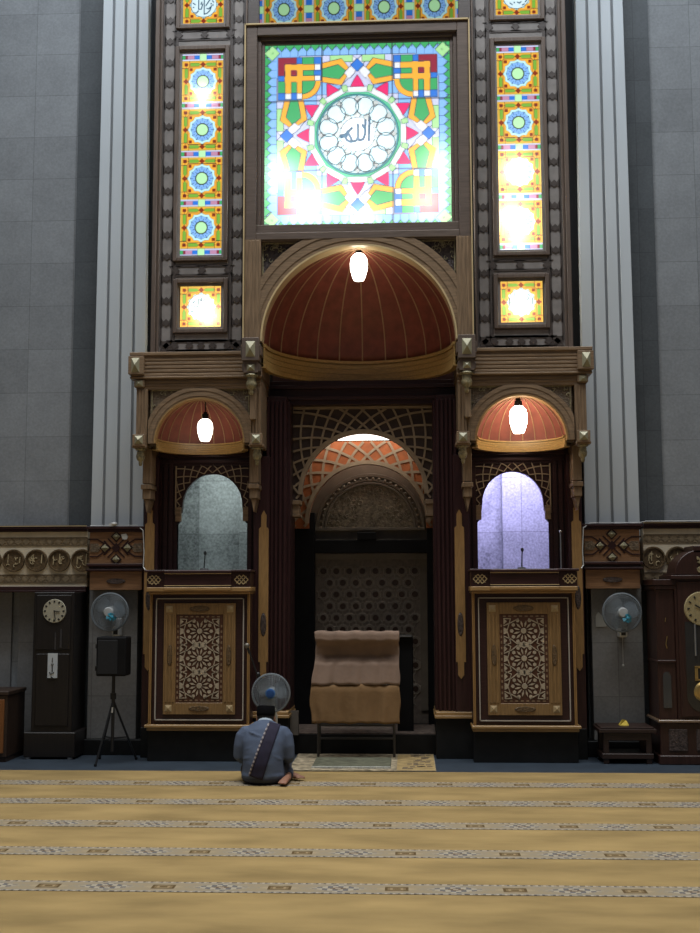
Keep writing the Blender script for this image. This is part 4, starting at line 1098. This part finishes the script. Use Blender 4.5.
d = MB().lathe([(0, .014), (.160, .014), (.168, 0)], (xc, yf-.02, 1.51), 'y', 40).build('dial', mat('brassy_dial', (.36, .29, .15), .45, .1), gc)
q = MB()
for k in range(12):
    a = k*PI/6; q.bars([(xc+.115*sin(a), 1.51+.115*cos(a)), (xc+.138*sin(a), 1.51+.138*cos(a))], .014, yf-.040, yf-.033)
q.build('numerals', ink, d); hands(d, xc, yf-.04, 1.51, .15, math.radians(300), math.radians(20), ink)
m = MB()
for a in (-.07, 0, .07): m.tube([(xc+a, yf-.03, 1.36), (xc+a, yf-.03, 1.05)], .010, 8)
m.build('weights', chrome, gc)
m = MB(); m.tube([(xc, yf-.028, 1.1), (xc, yf-.028, .80)], .006, 6); m.box(xc-.085, xc+.085, yf-.034, yf-.026, .93, .95); m.box(xc-.085, xc+.085, yf-.034, yf-.026, .81, .825); m.box(xc-.085, xc-.055, yf-.034, yf-.026, .82, .94); m.box(xc+.055, xc+.085, yf-.034, yf-.026, .82, .94)
m.lathe([(0, .022), (.08, .016), (.105, 0)], (xc, yf-.02, .70), 'y', 28); m.build('pendulum', brass, gc)

# low stool
stw = wood('stool_wood', (.030, .015, .011), .45)
so = thing('low_stool', (2.62, 11.75, 0), 'low dark wooden stool against the wall under the right wall fan', 'stool')
m = MB(); m.box(2.34, 2.90, 11.52, 11.93, .30, .34); m.box(2.36, 2.88, 11.54, 11.93, .34, .355); m.build('seat', stw, so, .012, 2)
for x in (2.385, 2.80):
    for y_ in (11.55, 11.85): MB().box(x, x+.055, y_, y_+.055, 0, .30).build('leg', stw, so, .005)
m = MB(); m.box(2.40, 2.85, 11.545, 11.565, .23, .30); m.build('apron', stw, so); MB().box(2.37, 2.87, 11.54, 11.92, .05, .10).build('shelf', stw, so, .004)
m = MB(); m.add([(2.57,11.68,.356),(2.66,11.68,.356),(2.68,11.76,.356),(2.57,11.76,.356),(2.60,11.70,.415),(2.645,11.73,.405)], [(0,1,5,4),(1,2,5),(2,3,4,5),(3,0,4),(3,2,1,0)])
yl = m.build('folded_cloth', mat('yellow_cloth', (.62, .45, .06), .8, .15)); tag(yl, 'small folded yellow cloth lying on the low stool', 'cloth')

# wall fans
guard_m = mat('fan_guard', (.17, .195, .215), .4, .05)
def mist():
    m, nt, b = nodes('clear_blade'); b.inputs['Base Color'].default_value = (.24, .29, .33, 1); b.inputs['Roughness'].default_value = .35; b.inputs['Alpha'].default_value = .35
    return m
blade_m = mist()
def fan_head(t, x, y, z, R, hubm, hub_r=.05, spokes=40, wire=.0022):
    g = MB()
    for dy, k in ((-.055, 1), (.055, 1)):
        for r in np.linspace(hub_r, R*.97, 9): 
            bul = -dy*.35*(r/R)**2
            g.tube([(x+r*cos(2*PI*i/36), y+dy+bul, z+r*sin(2*PI*i/36)) for i in range(36)], wire*.8, 4, True)
        for i in range(spokes):
            a = 2*PI*i/spokes; a2 = a+.25
            g.tube([(x+hub_r*cos(a), y+dy, z+hub_r*sin(a)), (x+R*.6*cos(a+.15), y+dy-.35*dy*.36, z+R*.6*sin(a+.15)), (x+R*cos(a2), y+dy*.5, z+R*sin(a2))], wire*.7, 4)
    g.tube([(x+R*cos(2*PI*i/48), y, z+R*sin(2*PI*i/48)) for i in range(48)], .010, 8, True)
    g.build('guard', guard_m, t)
    b = MB()
    for k in range(3):
        a0 = 2*PI*k/3+.3; n = 10; V = []
        for i in range(n+1):
            r = .03+(R*.90-.03)*i/n; wd = .5+.62*sin(PI*min(1, i/n*1.05))*1.0
            for e in (-1, 1): V.append((x+r*cos(a0+e*wd*.75), y+e*.018, z+r*sin(a0+e*wd*.75)))
        V2 = [(p[0], p[1]+.004, p[2]) for p in V]; L = len(V)
        Fs = []
        for i in range(n): q = (2*i, 2*i+1, 2*i+3, 2*i+2); Fs.append(q); Fs.append(tuple(L+j for j in q[::-1]))
        b.add(V+V2, Fs)
    b.build('blades', blade_m, t)
    MB().lathe([(0, .02), (hub_r*.8, .018), (hub_r, 0), (hub_r, -.02), (0, -.02)], (x, y-.055, z), 'y', 24).build('hub', hubm, t)
def wall_fan(x, z, label, bow, cord, yb):
    y = 11.80; t = thing('wall_fan', (x, 12.05, z), label, 'fan', 'wall fans on the lower stone')
    fan_head(t, x, y, z, .192, grey_pl, .052)
    m = MB(); m.smooth = True; m.lathe([(0, -.15), (.05, -.14), (.062, -.09), (.055, -.05), (0, -.05)], (x, y, z), 'y', 20); m.build('motor', grey_pl, t)
    m = MB(); m.tube([(x+.02, y+.12, z-.02), (x+.025, 12.0, z-.06), (x+.025, 12.04, z-.14)], .022, 10); m.build('neck', white_pl, t)
    m = MB(); m.box(x-.012, x+.075, 11.93, 12.06, z-.255, z-.07); bo = m.build('bracket', white_pl, t, .015, 3)
    m = MB(); m.box(x+.01, x+.055, 11.922, 11.935, z-.235, z-.175); m.build('switch', metal_b, bo)
    if cord:
        m = MB(); m.tube([(x+.032, 11.98, z-.25), (x+.03, 11.98, z-.53)], .0025, 5); m.ball((x+.03, 11.98, z-.54), .012, 10, 6); m.build('pull_cord', white_pl, t)
    return t
blue_m = mat('blue_plastic', (.02, .23, .33), .35, .5, 20, spec=.8)
def knot(x, y, z, label, k):
    rr = random.Random(k); m = MB()
    m.ball((x, y, z), (.024, .02, .024), 10, 6)
    for j in range(6):
        a = j*1.05+rr.uniform(-.3, .3); L = rr.uniform(.030, .058); w = .02
        p = (x+L*cos(a), z+L*1.1*sin(a)); px_, pz_ = -sin(a)*w, cos(a)*w
        m.add([(x, y-.012, z), (p[0]+px_, y-.022, p[1]+pz_), (p[0]-px_, y-.004, p[1]-pz_), (x, y+.012, z), (p[0]+px_, y-.012, p[1]+pz_), (p[0]-px_, y+.006, p[1]-pz_)], [(0,1,2),(5,4,3),(0,3,4,1),(1,4,5,2),(2,5,3,0)])
    o = m.build('plastic_bow', blue_m); tag(o, label, 'bow', 'blue bows on the wall fans')
wall_fan(-2.612, 1.483, 'round grey wall fan above the black loudspeaker', True, False, 12.0)
wall_fan(2.647, 1.468, 'round grey wall fan with pull cord above the low stool', True, True, 12.0)
knot(-2.574, 11.732, 1.432, 'crumpled blue plastic bow on the wall fan above the loudspeaker', 1); knot(2.69, 11.732, 1.410, 'crumpled blue plastic bow on the wall fan above the low stool', 4)
# papers on the stone beside the right fan
nz_ = MB(); n_o = nz_.prism([(2.42, 1.315), (2.53, 1.32), (2.525, 1.40), (2.48, 1.44), (2.45, 1.47), (2.425, 1.43)], 12.052, 12.062).build('torn_paper', mat('pale_sticker', (.42, .43, .42), .6, .1)); tag(n_o, 'torn pale sticker on the stone left of the right wall fan', 'sticker')

# loudspeaker on tripod
sx, sy = -2.475, 11.42
sp_ = thing('loudspeaker', (sx, sy, .86), 'black loudspeaker box on a tripod in front of the left stone', 'loudspeaker')
spm = mat('speaker_black', (.005, .005, .006), .6, .2, spec=.2)
zb_ = .862
MB().box(sx-.135, sx+.165, sy-.12, sy+.10, zb_, zb_+.385).build('cabinet', spm, sp_, .015, 2)
m = MB(); m.box(sx-.12, sx+.08, sy-.128, sy-.115, zb_+.02, zb_+.355); m.build('grille', mat('grille', (.006, .006, .007), .8, .3, 80, bump=.5, bscale=300), sp_, .005)
for dz in (.05, .27): MB().box(sx-.155, sx-.125, sy-.08, sy-.02, zb_+dz, zb_+dz+.05).build('bracket', metal_b, sp_, .004)
st_ = thing('tripod_stand', (sx, sy, 0), 'black tripod stand holding the loudspeaker', 'stand')
MB().tube([(sx+.015, sy, .12), (sx+.015, sy, .862)], .017, 10).build('pole', metal_b, st_)
MB().lathe([(0, 0), (.03, 0), (.03, .06), (0, .06)], (sx+.015, sy, .63), 'z', 12).build('collar', metal_b, st_)
m = MB(); m.box(sx-.005, sx+.02, sy-.03, sy-.018, .50, .55); m.build('tape', white_pl, st_)
for fx, fy in ((-.19, .30), (.19, .28), (-.10, -.19)):
    l = MB(); l.tube([(sx+.015, sy, .62), (sx+fx, sy+fy, .008)], .011, 8); l.tube([(sx+.015, sy, .25), (sx+.015+(fx-.015)*.62, sy+fy*.62, .24)], .007, 6); lo = l.build('leg', metal_b, st_)
    MB().ball((sx+fx, sy+fy, .014), .016, 8, 6).build('rubber_foot', black, lo)
# cable along the ledge and small camera-like sensor
sen = MB(); sen.ball((-2.60, 11.86, 2.40), (.035, .03, .022), 12, 8); sen.box(-2.645, -2.60, 11.84, 11.9, 2.376, 2.41); o = sen.build('sensor', white_pl); tag(o, 'small white sensor on top of the left wooden block', 'sensor')
st2 = MB(); st2.prism([(-2.53, 2.29), (-2.48, 2.30), (-2.455, 2.27), (-2.47, 2.235), (-2.51, 2.24)], 11.88, 11.9); o = st2.build('white_sticker', white_pl); tag(o, 'small white patch stuck on the left wooden block beside its top stud', 'sticker')
for s, lab in ((-1, 'thin pale cable along the left ledge and down the alcove post'), (1, 'thin pale cable along the right ledge and down the alcove post')):
    m = MB(); pts = [(s*2.86, 11.88, 2.383), (s*2.6, 11.90, 2.386), (s*2.36, 11.87, 2.384), (s*2.285, 11.84, 2.33), (s*2.27, 11.835, 2.1), (s*2.275, 11.83, 1.95), (s*2.25, 11.81, 1.915)]
    if s > 0: pts = [(3.6, 12.0, 2.405)] + [(2.95, 12.0, 2.405)] + pts
    o = m.tube(pts, .006, 6).build('cable', white_pl); tag(o, lab, 'cable', 'cables along the ledges')
# small microphones on the balcony rails
def desk_mic(x, label, h):
    t = thing('table_microphone', (x, 11.55, 1.911), label, 'microphone', 'small microphones on the balcony rails')
    MB().lathe([(0, 0), (.045, 0), (.04, .014), (.012, .02), (0, .02)], (x, 11.57, 1.911), 'z', 16).build('base', mat('mic_base', (.08, .08, .08), .3), t)
    MB().tube([(x, 11.57, 1.925), (x+.005, 11.57, 1.911+h*.6), (x+.01, 11.57, 1.911+h)], .006, 6).build('neck', metal_b, t)
    MB().ball((x+.01, 11.57, 1.911+h), (.016, .016, .022), 10, 6).build('head', metal_b, t)
desk_mic(-1.59, 'small microphone on the left balcony rail before the grey opening', .17); desk_mic(1.62, 'small microphone on the right balcony rail before the violet opening', .19)
o = MB().tube([(2.02, 11.62, 1.912), (2.02, 11.62, 2.28)], .007, 6).ball((2.02, 11.62, 2.285), .014, 8, 6).build('metal_rod', chrome); tag(o, 'thin metal rod standing on the right balcony rail beside the violet opening', 'rod')

# ------------------------------------------------------------------ draped lectern, rugs, box
lec = thing('lectern', (-.0, 12.0, 0), 'metal-legged lectern hidden under the brown cloth before the niche', 'lectern')
lx0, lx1 = -.446, .327; lm = mat('dark_steel', (.05, .042, .035), .4, .1)
for x in (lx0, lx1):
    for y_ in (11.85, 12.05): MB().tube([(x, y_, 0), (x, y_, 1.24)], .013, 8).build('leg', lm, lec)
m = MB(); m.tube([(lx0, 11.85, .20), (lx1, 11.85, .20)], .010, 8); m.tube([(lx0, 11.85, .33), (lx1, 11.85, .33)], .010, 8); m.build('crossbar', lm, lec)
MB().box(lx0-.02, lx1+.02, 11.70, 12.08, 1.235, 1.265).build('top', lm, lec, .005)
cl1 = mat('rose_brown_cloth', (.27, .185, .138), .9, .12, 5, bump=.3, bscale=30, spec=.1); cl2 = mat('tan_brown_cloth', (.22, .130, .062), .9, .12, 5, bump=.3, bscale=30, spec=.1)
def sheet(prof, name, m_, par, nxs=56, wob=.012, seed=1):
    """prof: (y, z, x0, x1) rows from top to bottom"""
    rr = np.random.default_rng(seed); ph = rr.uniform(0, 6.28, 5); P = []
    rows = []
    for (a, b) in zip(prof[:-1], prof[1:]):
        n = max(2, int(math.hypot(b[0]-a[0], b[1]-a[1])/.025))
        for i in range(n): rows.append([a[k]+(b[k]-a[k])*i/n for k in range(4)])
    rows.append(list(prof[-1])); V = []; nr = len(rows)
    for ri, (y, z, xa, xb) in enumerate(rows):
        amt = wob*min(1.0, ri/nr*1.6)
        for i in range(nxs+1):
            u = i/nxs; w = sin(u*19+ph[0]+z*2)+.7*sin(u*37+ph[1]-z*4)+.5*sin(u*61+ph[2])
            sag = .004*sin(u*31+ph[3])+.003*sin(u*12+ph[4])
            edge = .005*sin(z*23+ph[0])*(abs(u-.5)*2)**6*(1 if u > .5 else -1)
            V.append((xa+(xb-xa)*u+edge, y+w*amt, z+sag))
    m = MB(); m.smooth = True; Fs = []
    for r in range(nr-1):
        for i in range(nxs): q = r*(nxs+1)+i; Fs.append((q, q+1, q+nxs+2, q+nxs+1))
    m.add(V, Fs); o = m.build(name, m_, par)
    sd = o.modifiers.new('thick', 'SOLIDIFY'); sd.thickness = .008
    return o
dc = thing('drape', (-.08, 11.8, .35), 'rose-brown cloth draped over the lectern with a tan lower half', 'cloth')
sheet([(12.10,1.278,-.465,.38),(11.69,1.285,-.467,.382),(11.665,1.275,-.468,.384),(11.66,1.185,-.468,.392)], 'top_flap', cl1, dc, wob=.003)
sheet([(11.74,1.23,-.462,.382),(11.80,1.14,-.466,.382),(11.80,1.03,-.470,.384),(11.72,.965,-.478,.388),(11.69,.75,-.505,.390)], 'upper_cloth', cl1, dc, wob=.006, seed=2)
sheet([(11.695,.755,-.507,.39),(11.675,.70,-.515,.39),(11.67,.55,-.515,.392),(11.665,.37,-.495,.385)], 'lower_cloth', cl2, dc, wob=.007, seed=3)
bx = thing('equipment_box', (.46, 12.55, .205), 'tall black equipment box standing in the niche right of the draped lectern', 'box')
MB().box(.36, .53, 12.35, 12.7, .206, 1.20).build('body', spm, bx, .01); MB().box(.34, .52, 12.30, 12.7, 1.20, 1.215).build('lid', mat('box_lid', (.05, .045, .04), .4), bx, .004)
rug_a = mat('cream_rug', (.34, .28, .19), .95, .55, 16, bump=.3, bscale=100, spec=.1)
rg = MB().box(-.67, .73, 10.985, 12.08, .0065, .014).build('rug', rug_a); tag(rg, 'cream patterned rug on the floor before the central niche', 'rug')
m = MB(); rr = random.Random(2)
for k in range(34):
    x = rr.uniform(.40, .66); y_ = rr.uniform(11.06, 12.0); m.box(x, x+.05, y_, y_+.05, .0135, .0165)
m.build('motifs', mat('rug_motif', (.15, .11, .07), .95, .3, 20), rg)
MB().box(.36, .725, 11.0, 12.05, .0135, .0150).build('ochre_end', mat('rug_ochre', (.37, .26, .11), .95, .25, 12), rg)
gm = MB(); gm.box(-.455, .30, 11.12, 11.75, .0145, .028); g = gm.build('green_mat', mat('olive_mat', (.115, .115, .075), .9, .4, 14, bump=.3), None, .004); tag(g, 'olive green mat lying on the cream rug before the lectern', 'mat')
m = MB(); m.box(-.455, .30, 11.10, 11.125, .0145, .030); m.build('white_fringe', mat('fringe', (.50, .50, .46), .9, .4, 40), g)
ng = MB().box(-.80, .80, 12.14, 12.94, .206, .216).build('niche_rug', mat('niche_rug', (.13, .095, .075), .95, .5, 14)); tag(ng, 'dark patterned rug on the raised niche floor behind the lectern', 'rug')
for x, lab in ((-.72, 'small grey block on the left side of the niche step'),):
    o = MB().box(x-.05, x+.05, 12.05, 12.12, .206, .45).build('grey_block', mat('grey_block', (.14, .12, .10), .7)); tag(o, lab, 'block')

# ------------------------------------------------------------------ microphone stand and floor fan
ms = thing('microphone_stand', (-.989, 11.25, 0), 'black boom microphone stand behind the seated person', 'microphone stand')
mx, my = -.989, 11.25
MB().tube([(mx, my, .02), (mx, my, .88)], .010, 8).build('pole', metal_b, ms)
for a in (.3, 2.4, 4.5): MB().tube([(mx, my, .10), (mx+.22*cos(a), my+.22*sin(a)*.6, .010)], .008, 6).build('leg', metal_b, ms)
MB().tube([(mx+.065, my, .68), (mx-.085, my-.02, 1.10)], .008, 8).build('boom', metal_b, ms)
MB().ball((mx-.0, my, .88), (.022, .022, .03), 10, 6).build('clutch', metal_b, ms)
m = MB(); m.tube([(mx-.083, my-.02, 1.09), (mx-.103, my-.022, 1.145)], .013, 8); m.build('microphone', metal_b, ms)
MB().ball((mx-.11, my-.023, 1.165), (.026, .026, .028), 12, 8).build('microphone_head', mat('mic_grille', (.20, .18, .15), .4, .2, 80, metal=.5), ms)
ff = thing('floor_fan', (-.847, 11.30, 0), 'small grey-blue floor fan with blue hub behind the seated person', 'fan')
blade_m2 = blade_m
fxx, fyy, fzz = -.847, 11.12, .718
fan_head(ff, fxx, fyy, fzz, .180, mat('blue_hub', (.02, .07, .22), .35, .2), .042)
m = MB(); m.tube([(fxx+.042*cos(2*PI*i/24), fyy-.06, fzz+.042*sin(2*PI*i/24)) for i in range(24)], .006, 6, True); m.build('hub_ring', mat('blue_ring', (.06, .18, .42), .35), ff)
m = MB(); m.smooth = True; m.lathe([(0, -.14), (.05, -.13), (.06, -.08), (.05, -.05), (0, -.05)], (fxx, fyy, fzz), 'y', 18); m.build('motor', grey_pl, ff)
MB().tube([(fxx, fyy+.10, fzz-.03), (fxx+.04, fyy+.10, fzz-.24), (fxx+.04, fyy+.10, .03)], .014, 8).build('pole', white_pl, ff)
MB().lathe([(0, 0), (.14, 0), (.13, .02), (.03, .035), (0, .035)], (fxx+.04, fyy+.10, 0.021), 'z', 24).build('base', white_pl, ff)

# ------------------------------------------------------------------ seated person
px0, py0 = -.815, 10.14
pr = thing('person', (px0, py0+.2, .008), 'person in a blue-grey shirt and black cap sitting bowed on the carpet, seen from behind', 'person')
skin_m = mat('skin', (.28, .135, .085), .55, .08); shirt_m = mat('blue_grey_shirt', (.088, .112, .168), .85, .12, 7, bump=.35, bscale=18, spec=.15); trous_m = mat('dark_trousers', (.040, .048, .075), .9, .1); sash_m = mat('navy_sash', (.012, .009, .028), .85, .2, 20); cap_m = mat('black_velvet', (.004, .004, .005), .9, .2, spec=.1)
def W(x, y, z): return (px0+x, py0+y, .008+z)
def fused(mb, name, m_, parent, vox, smooth=6):
    o = mb.build(name, m_, parent)
    md = o.modifiers.new('r', 'REMESH'); md.mode = 'VOXEL'; md.voxel_size = vox; md.use_smooth_shade = True
    md = o.modifiers.new('s', 'SMOOTH'); md.iterations = smooth; md.factor = .5
    dg = bpy.context.evaluated_depsgraph_get(); me = bpy.data.meshes.new_from_object(o.evaluated_get(dg))
    o.modifiers.clear(); o.data = me
    return o
TOR = [((0,.14,.03), .150,.115), ((0,.135,.10), .172,.130), ((0,.13,.18), .165,.125), ((0,.14,.26), .165,.118), ((0,.165,.335), .176,.112), ((0,.205,.405), .182,.100), ((0,.25,.452), .160,.084), ((0,.29,.487), .095,.066), ((0,.32,.512), .060,.055)]
def arm(sd, grow=0.0, upto=99):
    sh = [((sd*.150,.225,.435), .060,.060), ((sd*.193,.21,.39), .058,.058), ((sd*.213,.195,.31), .049,.050), ((sd*.222,.19,.235), .042,.044), ((sd*.205,.28,.195), .040,.038), ((sd*.165,.40,.175), .033,.031), ((sd*.13,.46,.165), .026,.022)]
    return [(W(*c), a+grow, b+grow) for c, a, b in sh[:upto]]
def leg_path(sd):
    if sd < 0: return [((-.10,.16,.08), .085,.085), ((-.15,.36,.085), .076,.076), ((-.18,.52,.08), .062,.062), ((-.14,.56,.065), .055,.055), ((.04,.50,.055), .045,.045), ((.17,.42,.05), .036,.036)]
    return [((.10,.16,.08), .085,.085), ((.14,.36,.09), .076,.076), ((.17,.52,.085), .060,.060), ((.19,.40,.06), .050,.050), ((.21,.25,.05), .040,.040), ((.215,.14,.045), .034,.034)]
body = MB()
body.loft([(W(*c), a-.012, b-.012) for c, a, b in TOR], 20)
body.loft([(W(0,.29,.49), .052,.052), (W(0,.325,.53), .050,.050), (W(0,.355,.56), .05,.05)], 14)
# head bowed forward
hc = Vector(W(-.005,.365,.552))
body.ball(hc, (.076, .092, .100), 20, 14); body.ball(hc+Vector((0,.040,-.050)), (.055,.058,.062), 16, 10)
body.ball(hc+Vector((0,.104,-.032)), (.014,.022,.020), 8, 6); body.ball(hc+Vector((0,.092,-.072)), (.024,.012,.009), 8, 6); body.ball(hc+Vector((0,.075,-.102)), (.026,.024,.02), 8, 6)
for sd in (-1, 1):
    body.ball(hc+Vector((sd*.078,-.002,-.022)), (.012,.022,.034), 10, 8); body.ball(hc+Vector((sd*.030,.082,-.008)), (.016,.012,.010), 8, 6)
    body.loft(arm(sd), 14)
    hx = sd*.13
    body.ball(W(hx-sd*.01,.495,.158), (.038,.048,.016), 12, 8)
    for k, (off, L) in enumerate(((-.030,.060), (-.011,.072), (.009,.068), (.027,.052))):
        p0 = Vector(W(hx-sd*.012+off,.525,.158)); body.tube([p0, p0+Vector((0,L*.55,-.004)), p0+Vector((0,L*.95,-.022))], [.0085,.008,.0065], 8)
    p0 = Vector(W(hx-sd*.045,.48,.156)); body.tube([p0, p0+Vector((-sd*.022,.028,-.004)), p0+Vector((-sd*.026,.058,-.012))], [.010,.009,.0075], 8)
    body.loft([(W(*c), a-.008, b-.008) for c, a, b in leg_path(sd)], 14)
# bare feet: right foot tucked beside the hip with toes out, left foot beside it
for (ax, ay, az), (tx, ty, tz) in (((.215,.14,.045), (.190,.0,.032)), ((.17,.42,.05), (.30,.30,.03))):
    A, T_ = Vector(W(ax, ay, az)), Vector(W(tx, ty, tz)); D = (T_-A); S = Vector((D.y, -D.x, 0)).normalized()
    body.ball(A-D*.12, (.032,.034,.032), 12, 8)
    body.loft([(A, .030,.030), (A+D*.4, .034,.028), (A+D*.8, .040,.022), (A+D*1.05, .038,.016)], 12)
    for k in range(5):
        o_ = (k-2)*.0165; r_ = (.012, .0095, .009, .0085, .008)[k]
        b_ = A+D*1.0+S*o_; body.tube([b_, b_+D.normalized()*(.030-.003*k), b_+D.normalized()*(.046-.004*k)+Vector((0,0,-.004))], [r_, r_, r_*.8], 8)
bo = fused(body, 'body', skin_m, pr, .0075, 3)
shirt = MB(); shirt.loft([(W(*c), a+.014, b+.012) for c, a, b in TOR[:-1]], 28)
shirt.ball(W(0,.12,.075), (.192,.13,.075), 24, 12)
for sd in (-1, 1):
    shirt.loft(arm(sd, .011, 6), 18); shirt.ball(W(sd*.16,.222,.422), (.075,.075,.066), 14, 10)
# soft cloth folds
for k, (x, z, dx, dz, r_) in enumerate(((-.15,.30,.10,.03,.010), (-.17,.22,.12,.02,.011), (-.16,.15,.15,.03,.011), (.02,.40,-.14,.05,.009), (.06,.16,.12,-.05,.011), (.08,.26,.09,-.05,.010), (-.05,.09,.16,-.01,.012), (-.12,.38,.07,-.05,.009))):
    pts = []
    for i in range(7):
        u = i/6; xx = x+dx*u; zz = z+dz*u
        pts.append(W(xx, .135-.122*math.sqrt(max(.05, 1-(xx/.19)**2))+.03*max(0, zz-.26)/.16*1.9+.004, zz))
    shirt.tube(pts, [r_*.4, r_*.8, r_, r_, r_, r_*.8, r_*.4], 8)
sh = fused(shirt, 'shirt', shirt_m, pr, .009, 4)
m = MB(); m.loft([(W(0,.280,.488), .084,.072), (W(0,.302,.518), .070,.066)], 20); m.build('collar', mat('pale_collar', (.36, .42, .48), .8), pr)
tr = MB(); tr.ball(W(0,.14,.055), (.195,.15,.062), 24, 12)
for sd in (-1, 1): tr.loft([(W(*c), a+.008, b+.006) for c, a, b in leg_path(sd)[:5]], 16)
fused(tr, 'trousers', trous_m, pr, .011, 3)
cap = MB(); cap.smooth = True
tilt = Matrix.Rotation(-.16, 3, 'X'); prof = [(.0835, -.012), (.086, .01), (.084, .066), (.079, .078), (.0, .080)]; V = []; n = 28
for r_, h_ in prof:
    for k in range(n):
        v_ = tilt @ Vector((r_*.98*cos(2*PI*k/n), r_*1.16*sin(2*PI*k/n), h_)); V.append(tuple(hc+Vector((0, -.004, .020))+v_))
Fs = [(i*n+k, i*n+(k+1) % n, (i+1)*n+(k+1) % n, (i+1)*n+k) for i in range(len(prof)-1) for k in range(n)]; Fs.append(tuple(range(n))[::-1])
cap.add(V, Fs); cap.build('cap', cap_m, pr)
hair = MB(); hair.smooth = True; hair.ball(hc+Vector((0,-.012,.004)), (.0795,.086,.078), 20, 12); hair.build('hair', mat('black_hair', (.010, .009, .008), .7, .3), pr)
# wrist watch band
wr_ = [Vector(W(.165+.040*cos(2*PI*i/16), .395, .178+.038*sin(2*PI*i/16))) for i in range(16)]; MB().tube(wr_, .008, 6, True).build('wristband', black, pr)
# sash laid over the back, following the shirt
bpy.context.view_layer.update(); dg = bpy.context.evaluated_depsgraph_get()
off = pr.location; bvh = BVHTree.FromPolygons([v.co + off for v in sh.data.vertices], [p.vertices[:] for p in sh.data.polygons])
def on_back(x, z):
    h_ = bvh.ray_cast(Vector((px0+x, 9.0, .008+z)), Vector((0, 1, 0)))
    return (h_[0].y if h_[0] is not None else py0+.2)
A, B_ = np.array((.095, .495)), np.array((-.045, .065)); nr, ncol = 26, 7; dirv = (B_-A)/np.linalg.norm(B_-A); nrm = np.array((-dirv[1], dirv[0]))
sash = MB(); sash.smooth = True; edge = MB(); V = []; E_ = []
for i in range(nr+1):
    u = i/nr; c = A+(B_-A)*u; wd = .050+.012*u
    for j in range(ncol+1):
        q = c+nrm*wd*(j/ncol*2-1)
        V.append((px0+q[0], on_back(q[0], q[1])-.010, .008+q[1]))
    q = c-nrm*(wd+.004); E_.append((px0+q[0], on_back(q[0], q[1])-.012, .008+q[1]))
# over the shoulder to the front
L = len(V); top = [V[j] for j in range(ncol+1)]
for k, (dy, dz) in enumerate(((.04,.02), (.10,.015), (.15,-.04))): V = V + [(p[0], p[1]+dy, p[2]+dz) for p in top]
Fs = [(i*(ncol+1)+j, i*(ncol+1)+j+1, (i+1)*(ncol+1)+j+1, (i+1)*(ncol+1)+j) for i in range(nr) for j in range(ncol)]
base = [list(range(ncol+1))] + [[L+k*(ncol+1)+j for j in range(ncol+1)] for k in range(3)]
for a, b in zip(base[:-1], base[1:]): Fs += [(a[j], b[j], b[j+1], a[j+1]) for j in range(ncol)]
sash.add(V, Fs); so_ = sash.build('sash', sash_m, pr); sd_ = so_.modifiers.new('t', 'SOLIDIFY'); sd_.thickness = .006
for i in range(0, nr):
    edge.cur = i % 2; edge.tube([E_[i], E_[i+1]], .009, 6)
edge.build('braided_edge', [mat('white_braid', (.36, .33, .34), .8), mat('grey_braid', (.10, .09, .12), .8)], so_)

# ------------------------------------------------------------------ light
wd = bpy.data.worlds.new('world'); bpy.context.scene.world = wd; wd.use_nodes = True
bg = wd.node_tree.nodes['Background']; bg.inputs['Color'].default_value = (.78, .86, 1, 1); bg.inputs['Strength'].default_value = .076
lamp('wall_wash_lamp', 'AREA', (0, 9.0, 10.9), 400, (.80, .90, 1), 10, (math.radians(20), 0, 0), .6)
lamp('hall_downlight', 'AREA', (0, 7.2, 11), 380, (.97, .96, .92), 11, (0, 0, 0), 8, spread=math.radians(88))
lamp('room_lamp', 'AREA', (-1.45, 12.45, 3.55), 8.5, (.84, 1, .96), .5, (math.radians(20), 0, 0), .3)
lamp('room_lamp', 'AREA', (1.6, 12.45, 3.55), 35, (.58, .54, 1), .5, (math.radians(25), 0, 0), .3)

vs_ = bpy.context.scene.view_settings
vs_.view_transform = 'Standard'; vs_.look = 'None'; vs_.gamma = 1; vs_.use_curve_mapping = False; vs_.exposure = 0
bpy.context.scene.cycles.max_bounces = 6
bpy.context.scene.cycles.use_denoising = True
bpy.context.scene.cycles.sample_clamp_indirect = 4
